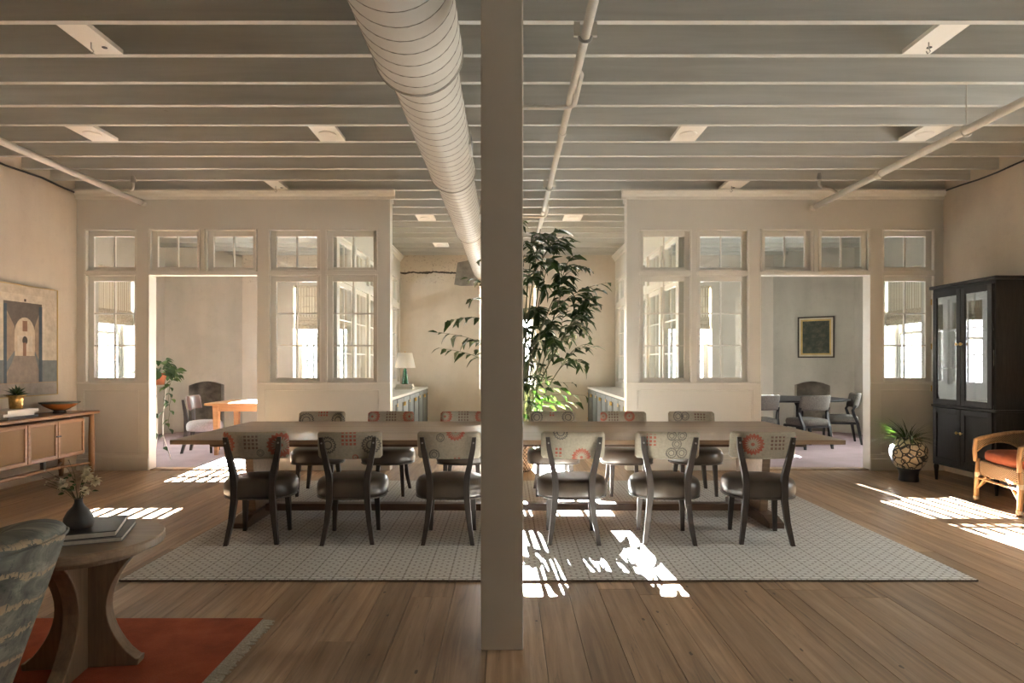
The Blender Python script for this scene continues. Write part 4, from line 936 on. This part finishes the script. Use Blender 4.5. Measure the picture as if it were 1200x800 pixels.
# ------------------------------------------------------------------ wicker armchair
def wicker_mat():
    t = T('woven_wicker'); x, y, z = t.xyz(t.obj()); s_ = t.m('ADD', x, y)
    a = t.m('SINE', t.m('MULTIPLY', s_, 2*PI/.022)); b = t.m('SINE', t.m('MULTIPLY', z, 2*PI/.018)); w = t.m('MULTIPLY', a, b); n = t.noise(t.obj(), 30, 3)
    c = t.mix(t.m('MULTIPLY', n, .5), t.ramp(t.m('ADD', t.m('MULTIPLY', w, .5), .5), [(.15, (.10, .05, .022)), (.75, (.46, .30, .16))]), (.33, .20, .10)); t.bump(w, .9, .008); return t.fin(c, .6)
M['wicker'] = wicker_mat(); M['wrap'] = plain('pale_binding', (.52, .44, .33), .6)
M['velvet'] = leather('rust_velvet', (.36, .085, .028), (.22, .045, .015), .75)
t = thing('wicker_armchair', 'wicker armchair with rust cushion at right in front of the cabinet', 'armchair', (5.02, 6.08, 0), -.14)
HW = .335
for sy in (-1, 1):
    for sx, h_ in ((-.33, .60), (.28, .64)):
        MB().tube([(sx-.012, sy*HW, 0), (sx, sy*HW, .28), (sx, sy*(HW-.01), h_*.72)], [.024, .022, .02], 12).build('leg', 'rattan', t, smooth=True)
        MB().tube([(sx-.012, sy*HW, .02), (sx-.011, sy*HW, .05)], .027, 12).build('leg_wrap', 'wrap', t)
        MB().tube([(sx, sy*HW, .245), (sx, sy*HW, .29)], .026, 12).build('leg_wrap', 'wrap', t)
MB().rings([superring(.345, .345, .275, e=7), superring(.35, .35, .29, e=7), superring(.35, .35, .40, e=7), superring(.34, .34, .415, e=7)]).build('seat_skirt', 'wicker', t)
MB().rings([superring(.325*k, .32*k, z, e=5) for k, z in ((.94, .412), (1, .425), (1.02, .46), (1.01, .50), (.96, .522), (.8, .532), (.02, .535))]).build('seat_cushion', 'velvet', t, smooth=True)
def u_path(i, n):   # continuous arm and back curve, seen from above, front is -x
    q = i/n
    if q < .34: return (-.34+.45*q/.34, HW+.01), .62+.075*math.sin(min(1, q/.34)*PI/2)
    if q > .66: return (-.34+.45*(1-q)/.34, -HW-.01), .62+.075*math.sin(min(1, (1-q)/.34)*PI/2)
    a = PI/2-PI*(q-.34)/.32; return (.11+.24*math.cos(a), (HW+.01)*math.sin(a)), .695+.12*math.cos(a)
N_ = 60; up = [u_path(i, N_) for i in range(N_+1)]
MB().tube([(-.345, HW+.005, .40), (-.352, HW+.01, .52)]+[(p[0], p[1], z) for p, z in up]+[(-.352, -HW-.01, .52), (-.345, -HW-.005, .40)], .020, 10).build('arm_rail', 'rattan', t, smooth=True)
low = []
for i in range(N_+1):
    q = i/N_; (p, z) = up[i]; qq = min(q, 1-q)/.5; arch = .50+.10*math.sin(PI*min(1, max(0, (qq-.02)/.62)))**.6 if qq < .64 else .50
    low.append((p[0]*.985, p[1]*.985, min(arch, z-.06)))
MB().tube(low, .011, 8).build('arch_rail', 'rattan', t, smooth=True)
w = MB(); w.rings([[(p[0]*.995, p[1]*.995, z-.01), (p[0]*.98, p[1]*.98, z-.01), (l[0]*.99, l[1]*.99, l[2]), (l[0]*1.005, l[1]*1.005, l[2])] for (p, z), l in zip(up, low)])
w.build('woven_arm_back', 'wicker', t, smooth=False)
for s in (-1, 1):
    MB().tube([(-.335, s*HW, .12), (-.335, s*(HW-.16), .272)], .010, 8).build('brace', 'rattan', t)
    MB().tube([(-.335, s*HW, .12), (-.18, s*HW, .272)], .010, 8).build('brace', 'rattan', t)
    MB().tube([(-.335, s*HW, .235), (.28, s*HW, .235)], .010, 8).build('stretcher', 'rattan', t)
MB().tube([(-.335, -HW, .235), (-.335, HW, .235)], .011, 8).build('stretcher', 'rattan', t)

# ------------------------------------------------------------------ passage: base cabinets, worktops, lamp
M['sage'] = plain('grey_green_paint', (.115, .125, .115), .5, var=.04); M['worktop'] = plain('pale_worktop', (.66, .65, .62), .3, var=.03)
for sg, sn in ((-1, 'left'), (1, 'right')):
    for i in range(4):
        y0 = 8.47+i*1.225; nm = ('nearest', 'second', 'third', 'farthest')[i]
        t = thing('base_cabinet', '%s grey-green base cabinet from the room along the passage %s side' % (nm, sn), 'cabinet', (sg*1.69, y0, 0), 0, 'passage base cabinets')
        B(0, sg*.55, .004, 1.221, .08, .845).build('body', 'sage', t); B(sg*.05, sg*.55, .004, 1.221, 0, .08).build('plinth', 'sash_dark', t)
        for a, b in ((.02, .605), (.62, 1.205)):
            f = MB(); x0, x1 = -sg*.020, 0; st = .07
            f.box(x0, x1, a, a+st, .10, .83).box(x0, x1, b-st, b, .10, .83).box(x0, x1, a+st, b-st, .10, .17).box(x0, x1, a+st, b-st, .76, .83)
            d = f.build('door', 'sage', t); B(-sg*.008, 0, a+st, b-st, .17, .76).build('panel', 'sage', d)
            yk = b-.04 if a < .1 else a+.04
            B(-sg*.045, -sg*.020, yk-.006, yk+.006, .70, .76).build('handle', 'brass', d, bevel=.004)
            for z in (.2, .72): B(-sg*.028, -sg*.020, (a if a < .1 else b)-.012, (a if a < .1 else b)+.012, z, z+.05).build('hinge', 'brass', d)
    o = B(sg*1.665, sg*2.25, 8.44, 13.395, .846, .886).build('worktop', 'worktop', None, bevel=.004); tag(o, 'long pale worktop over the %s passage cabinets' % sn, 'worktop')
G = 'books under the lamp'
for i, (w_, d_, h_, cv, lb) in enumerate(((.34, .27, .035, 'bk_black', 'black book lowest under the green lamp'), (.32, .26, .03, 'bk_grey', 'grey book in the middle under the green lamp'), (.30, .24, .028, 'bk_white', 'pale book topmost under the green lamp'))):
    z = .886+(0, .035, .065)[i]; book(-1.955, 12.2, z, w_, d_, h_, (-.05, .04, 0)[i], cv, lb, G)
M['green_glass'] = plain('green_glass', (.02, .11, .045), .12, var=.3, ns=25)
def shade_m():
    t = T('lamp_linen'); t.fin((.84, .82, .77), .9); tl = t.n('ShaderNodeBsdfTranslucent'); tl.inputs[0].default_value = (.8, .77, .7, 1)
    mx = t.n('ShaderNodeMixShader'); mx.inputs[0].default_value = .4; t.nt.links.new(t.b.outputs[0], mx.inputs[1]); t.nt.links.new(tl.outputs[0], mx.inputs[2]); t.nt.links.new(mx.outputs[0], t.out.inputs[0]); return t.mat
M['lampshade'] = shade_m()
t = thing('table_lamp', 'table lamp with white shade and tapered green glass base', 'lamp', (-1.955, 12.2, .979))
MB().lathe([(.068, 0), (.07, .012), (.066, .02)]+[(.064-.034*u+.003*math.sin(u*40), .02+.27*u) for u in [i/20 for i in range(21)]]+[(.012, .295), (.012, .33), (.001, .33)], 28).build('base', 'green_glass', t, smooth=True)
MB().rings([[(r*math.cos(2*PI*j/32), r*math.sin(2*PI*j/32), z) for j in range(32)] for r, z in ((.195, .31), (.135, .595), (.132, .595), (.192, .31))], True, False).build('shade', 'lampshade', t, smooth=True)
MB().tube([(0, 0, .32), (0, 0, .62)], .004, 8).build('stem', 'brass', t); MB().lathe([(.003, .60), (.012, .615), (.001, .63)], 10).build('finial', 'brass', t)
tag(B(.98, 1.05, YB-.008, YB, .50, .61).build('wall_outlet', 'white', None, bevel=.003), 'small white wall outlet on the back wall right of the plant', 'outlet')

# ------------------------------------------------------------------ tall plant in basket
def basket_mat():
    t = T('dark_basket'); x, y, z = t.xyz(t.obj()); a = t.m('ARCTAN2', y, x)
    w = t.m('MULTIPLY', t.m('SINE', t.m('MULTIPLY', a, 34.0)), t.m('SINE', t.m('MULTIPLY', z, 2*PI/.05))); t.bump(w, .9, .012)
    return t.fin(t.ramp(t.m('ADD', t.m('MULTIPLY', w, .5), .5), [(.1, (.05, .03, .018)), (.8, (.20, .13, .08))]), .7)
M['basket'] = basket_mat()
PX, PY = .10, 8.30
t = thing('basket', 'dark woven basket holding the tall plant behind the table', 'basket', (PX, PY, 0))
MB().lathe([(.20, 0), (.23, .02), (.27, .2), (.28, .38), (.275, .42), (.255, .42), (.25, .36), (.02, .36)], 36).build('basket_body', 'basket', t, smooth=True)
MB().tube([(.277*math.cos(2*PI*i/36), .277*math.sin(2*PI*i/36), .42) for i in range(37)], .014, 8).build('rim', 'basket', t)
P = thing('tall_palm', 'tall leafy palm with many thin canes behind the column', 'plant', (PX, PY, .36))
lm = [leaf_mesh('leaf', L_, W_, m_, dr, .18) for L_, W_, m_, dr in ((.19, .075, 'leaf', .3), (.22, .085, 'leaf', .5), (.17, .085, 'leaf2', .35), (.17, .065, 'leaf', .15))]
leafn = [0]
def add_leaf(p, d, s=1.0, bright=False):
    leafn[0] += 1; me = lm[2] if bright else R.choice((lm[0], lm[1], lm[3], lm[0])); m_ = orient(p, d, R.uniform(-.7, .7), s)
    if leafn[0] < 298: link('leaf', me, P, m_)
    else:
        b0 = len(extra.v); extra.v += [tuple(m_ @ v.co) for v in me.vertices]
        for q in me.polygons: extra.face([b0+i for i in q.vertices])
extra = MB()
def frond(p0, p1, sag, n, s=1.0, bright=False):
    p0, p1 = Vector(p0), Vector(p1); pts = [p0.lerp(p1, i/8)+Vector((0, 0, sag*math.sin(PI*i/8*.5)*(1-i/8)*2)) for i in range(9)]
    MB().tube(pts, [.005-.0004*i for i in range(9)], 5).build('frond_stem', 'stem', P)
    for i in range(n):
        u = .30+.70*i/(n-1) if n > 1 else 1; k = min(7, int(u*8)); p = pts[k].lerp(pts[k+1], u*8-k if u < 1 else 1); d = (pts[k+1]-pts[k]).normalized()
        sd = Vector((-d.y, d.x, 0)); sd = sd.normalized() if sd.length > .05 else Vector((R.uniform(-1, 1), R.uniform(-1, 1), 0)); s_ = 1 if i % 2 else -1
        add_leaf(p, d*.8+sd*s_*.8+Vector((0, 0, R.uniform(-.7, .15))), s*R.uniform(.75, 1.15), bright)
def L(px, py, d=8.3): # picture height and side offsets turned into plant coordinates for the fronds
    return ((px-595)/750*d-PX, 0, 1.4+(424-py)/750*d-.36)
canes = [(-.06, .02, .05, 2.35), (.03, -.05, .22, 2.55), (.08, .04, .42, 2.3), (.0, .08, -.10, 2.2), (.12, -.02, .55, 1.75), (-.1, -.05, -.32, 1.9), (.05, .10, .32, 2.75), (.10, .0, .15, 2.05), (-.02, -.10, .60, 2.1), (.14, .06, .28, 1.6), (.06, .0, .08, 2.8), (.16, -.06, .46, 1.3), (-.14, .04, -.12, 1.5), (.10, -.12, .70, 1.45), (.0, -.14, .18, 1.7), (.17, .02, .62, 1.0), (-.08, .12, .02, 1.9), (.12, .12, .36, 2.4)]
tops = []
for bx_, by_, tx, h_ in canes:
    ty = R.uniform(-.25, .25); pts = [(bx_+(tx-bx_)*(u**1.6), by_+(ty-by_)*(u**1.6), h_*u) for u in [i/10 for i in range(11)]]
    MB().tube(pts, [.017-.0012*i for i in range(11)], 7).build('cane', 'stem', P, smooth=True); tops.append(pts)
targets = [((660, 262), 9, 1.0), ((668, 285), 8, 1.0), ((650, 300), 8, .9), ((672, 300), 7, .9), ((637, 290), 7, .9), ((684, 310), 7, .9), ((640, 335), 8, .9), ((665, 340), 8, .9), ((655, 365), 8, .9),
           ((706, 335), 7, .85), ((690, 352), 7, .9), ((700, 358), 5, .8), ((693, 374), 7, .8), ((694, 392), 6, .8), ((691, 402), 4, .75), ((668, 385), 8, .9), ((645, 380), 8, .9), ((630, 360), 8, .9), ((625, 320), 8, .9), ((622, 400), 8, .85), ((630, 275), 8, .9), ((650, 410), 6, .8), ((683, 424), 3, .9), ((620, 430), 6, .8), ((640, 440), 5, .7),
           ((530, 378), 8, .9), ((545, 398), 7, .85), ((548, 325), 6, .7), ((552, 350), 5, .7), ((560, 300), 5, .7), ((575, 330), 7, .9), ((600, 300), 8, .9), ((590, 360), 7, .9), ((610, 270), 8, .9), ((560, 410), 6, .8)]
for (tp, n, s) in targets:
    e_ = Vector(L(*tp)); e_.y = R.uniform(-.40, .40)
    best = min((Vector(q) for pts in tops for q in pts[3:]), key=lambda q: (q.xz-e_.xz).length+abs(q.z-(e_.z-.35))*.6+R.uniform(0, .15))
    frond(best, e_, .10, n, s)
for (tp, n, s) in [(q[0], q[1], q[2]) for q in targets[:26]*2+targets[:22]]:
    e_ = Vector(L(tp[0]+R.uniform(-26, 4), tp[1]+R.uniform(-4, 30))); e_.y = R.uniform(-.45, .45)
    best = min((Vector(q) for pts in tops for q in pts[3:]), key=lambda q: (q.xz-e_.xz).length+abs(q.z-(e_.z-.35))*.6+R.uniform(0, .2))
    frond(best, e_, .10, n, s)
for tp in ((682, 462), (672, 470), (640, 462), (622, 470), (630, 478), (655, 455), (662, 475), (618, 450), (628, 440), (645, 482), (612, 485), (590, 470), (600, 455), (668, 448), (635, 468)):
    e_ = Vector(L(*tp)); e_.y = R.uniform(-.3, .1); frond((.06, 0, e_.z-.12), e_, .08, 5, .8, R.random() < .15)
MB().lathe([(.248, .01), (.1, .02), (.01, .025)], 20).build('soil', 'subfloor', P)
tag(extra.build('foliage', 'leaf', P, smooth=True), 'dense inner leaves', None, None, 'stuff')

# ------------------------------------------------------------------ left room
t = thing('pine_table', 'orange pine table in the left glazed room', 'table', (-3.55, 9.92, .010))
B(-.94, .94, -.46, .46, .745, .78).build('tabletop', 'orange', t, bevel=.006)
for sx in (-1, 1):
    for sy in (-1, 1): MB().sweep([(sx*.80, sy*.36, 0), (sx*.80, sy*.36, .745)], [.05, .085], [.05, .085]).build('leg', 'orange', t)
f = MB(); f.box(-.76, .76, -.39, -.365, .655, .745).box(-.76, .76, .365, .39, .655, .745).box(-.82, -.795, -.32, .32, .655, .745).box(.795, .82, -.32, .32, .655, .745); f.build('apron', 'orange', t)
M['seat_grey'] = plain('grey_linen', (.36, .33, .32), .9, var=.08, ns=50)
t = thing('dining_chair', 'brown leather back chair with pale seat at the pine table', 'chair', (-4.70, 9.93, .010), -PI/2+.12)
s2 = seat_me.copy(); s2.materials.clear(); s2.materials.append(M['seat_grey'])
link('seat', s2, t); b = back_mesh(.246, -.205, .065, .765, .107, .056).build('backrest', 'leather_br', t, smooth=True)
for s in (-1, 1): r_ = link('rear_leg', rear_me[s], t); link('leg', front_me[s], t)
M['terra'] = plain('terracotta', (.40, .135, .06), .8)
t = thing('plant_stand', 'slender white metal plant stand inside the left doorway', 'plant stand', (-4.93, 9.05, .013))
for a in (.4, .4+2*PI/3, .4+4*PI/3): MB().tube([(.15*math.cos(a), .15*math.sin(a), 0), (.05*math.cos(a), .05*math.sin(a), .35), (.05*math.cos(a), .05*math.sin(a), .6), (.09*math.cos(a), .09*math.sin(a), 1.05)], .008, 8).build('leg', 'white', t)
MB().tube([(.09*math.cos(2*PI*i/24), .09*math.sin(2*PI*i/24), 1.05) for i in range(25)], .007, 6).build('ring', 'white', t)
MB().lathe([(.001, 1.055), (.088, 1.055), (.088, 1.065), (.001, 1.065)], 20).build('tray', 'white', t)
t = thing('terracotta_pot', 'terracotta pot on the white plant stand', 'pot', (-4.93, 9.05, 1.076))
MB().lathe([(.065, 0), (.09, .13), (.10, .13), (.10, .165), (.088, .165), (.084, .13), (.01, .13)], 24).build('pot_body', 'terra', t, smooth=True)
t = thing('trailing_plant', 'trailing green vine in the terracotta pot by the left doorway', 'plant', (-4.93, 9.05, 1.206))
vl = leaf_mesh('leaf', .13, .10, 'leaf2', .3); vl2 = leaf_mesh('leaf', .12, .09, 'fern', .4)
for i in range(95):
    a = R.uniform(0, 2*PI); rr = R.uniform(.03, .26); z = .0+.27*(1-rr/.28)*R.uniform(.4, 1.1)+R.uniform(-.10, .05)
    link('leaf', R.choice((vl, vl2, vl2)), t, orient((rr*math.cos(a), rr*math.sin(a), z), (math.cos(a), math.sin(a), R.uniform(-.6, .3)), R.uniform(-.6, .6), R.uniform(.75, 1.15)))
for a, ln in ((.0, .75), (-.6, 1.0), (.7, .5), (-1.6, .8), (3.4, .6)):
    pts = [(.08*math.cos(a), .08*math.sin(a), .03), (.13*math.cos(a), .13*math.sin(a), .0)]+[(.14*math.cos(a)+.015*math.sin(i*2), .14*math.sin(a), -ln*i/6) for i in range(1, 7)]
    MB().tube(pts, .0025, 4).build('vine', 'stem', t)
    for i in range(2, 8):
        s_ = 1 if i % 2 else -1; link('leaf', R.choice((vl, vl2)), t, orient(pts[i], (s_*.8+.3*math.cos(a), -.5, -.35), R.uniform(-.5, .5), R.uniform(.6, 1.0)))

# ------------------------------------------------------------------ right room
M['boucle'] = plain('speckled_grey_fabric', (.115, .105, .09), .95, var=.35, ns=120, bump=.4, bs=200)
t = thing('meeting_table', 'oval black table in the right glazed room', 'table', (4.50, 11.40, .010))
MB().rings([superring(a, b, z, 64, 2.6) for a, b, z in ((1.40, .80, .715), (1.47, .87, .73), (1.475, .875, .745), (1.47, .87, .75))]).build('tabletop', 'black_wood', t)  # hidden left end lengthened to block sun on the doorway floor
for px_ in (-.7, .7): MB().lathe([(.32, 0), (.33, .015), (.10, .05), (.06, .12), (.06, .6), (.12, .714), (.01, .715)], 32, (px_, 0)).build('pedestal', 'black_wood', t, smooth=True)
def tub_chair(x, y, rz, label):
    t = thing('armless_tub_chair', label, 'chair', (x, y, .010), rz, 'chairs round the oval black table')
    MB().rings([superring(.27*k, .26*k, z, e=4) for k, z in ((.95, .37), (1, .385), (1.01, .43), (.96, .465), (.8, .475), (.02, .48))]).build('seat', 'boucle', t, smooth=True)
    back_mesh(.275, -.27, .10, .735, .125, .06, .03).build('backrest', 'boucle', t, smooth=True)
    f = MB(); f.box(-.25, .25, .20, .235, .335, .37).box(-.25, .25, -.235, -.20, .335, .37).box(-.25, -.215, -.20, .20, .335, .37).box(.215, .25, -.20, .20, .335, .37); f.build('seat_frame', 'black_wood', t)
    for s in (-1, 1):
        MB().sweep([(s*.25, .22, 0), (s*.235, .215, .36)], [.03, .045], [.03, .045]).build('leg', 'black_wood', t)
        MB().sweep([(s*.255, -.28, 0), (s*.24, -.22, .36), (s*.25, -.17, .48), (s*.27, -.14, .58), (s*.262, -.19, .66)], [.03, .045, .04, .034, .03], [.03, .05, .045, .04, .03]).build('rear_leg', 'black_wood', t)
tub_chair(4.88, 10.45, .25, 'speckled grey chair with its back to the doorway at the black table')
tub_chair(5.74, 11.05, PI/2-.30, 'speckled grey chair at the right of the black table')
tub_chair(4.12, 10.55, .0, 'speckled grey chair half hidden by the right doorway edge')
tub_chair(3.55, 10.42, .1, 'speckled grey chair added out of view behind the right partition to block sun')  # unseen chair added so its back blocks low sun
tub_chair(4.42, 12.28, PI+.2, 'speckled grey chair on the far side of the black table')
# framed picture over the right corner fireplace
def landscape():
    t = T('dark_landscape'); n = t.noise(t.obj(), 9, 6, .7); n2 = t.noise(t.obj(), 3, 3)
    c = t.ramp(n, [(.3, (.018, .026, .016)), (.5, (.05, .058, .035)), (.62, (.10, .095, .06)), (.75, (.17, .12, .06))])
    return t.fin(t.mix(t.m('MULTIPLY', n2, .4), c, (.04, .05, .05)), .6)
M['landscape'] = landscape(); M['mat_cream'] = plain('cream_mount', (.58, .51, .38), .7)
mat, L_ = chR
t = thing('framed_picture', 'small framed dark landscape above the right corner fireplace', 'picture')
t.matrix_world = mat
um, zm, hw_, hh_ = .685, 1.90, .325, .40
def fr(w0, h0, w1, h1, y0, y1, name, m_):
    f = MB(); f.box(um-w0, um-w1, y0, y1, zm-h0, zm+h0).box(um+w1, um+w0, y0, y1, zm-h0, zm+h0).box(um-w1, um+w1, y0, y1, zm+h1, zm+h0).box(um-w1, um+w1, y0, y1, zm-h0, zm-h1); return f.build(name, m_, t)
fr(hw_+.015, hh_+.015, hw_-.012, hh_-.012, -.035, -.002, 'frame', 'dark_wood'); fr(hw_-.012, hh_-.012, hw_-.045, hh_-.045, -.026, -.002, 'mount', 'mat_cream'); fr(hw_-.045, hh_-.045, hw_-.075, hh_-.075, -.030, -.002, 'inner_frame', 'gilt')
B(um-hw_+.074, um+hw_-.074, -.018, -.004, zm-hh_+.074, zm+hh_-.074).build('painted_image', 'landscape', t)
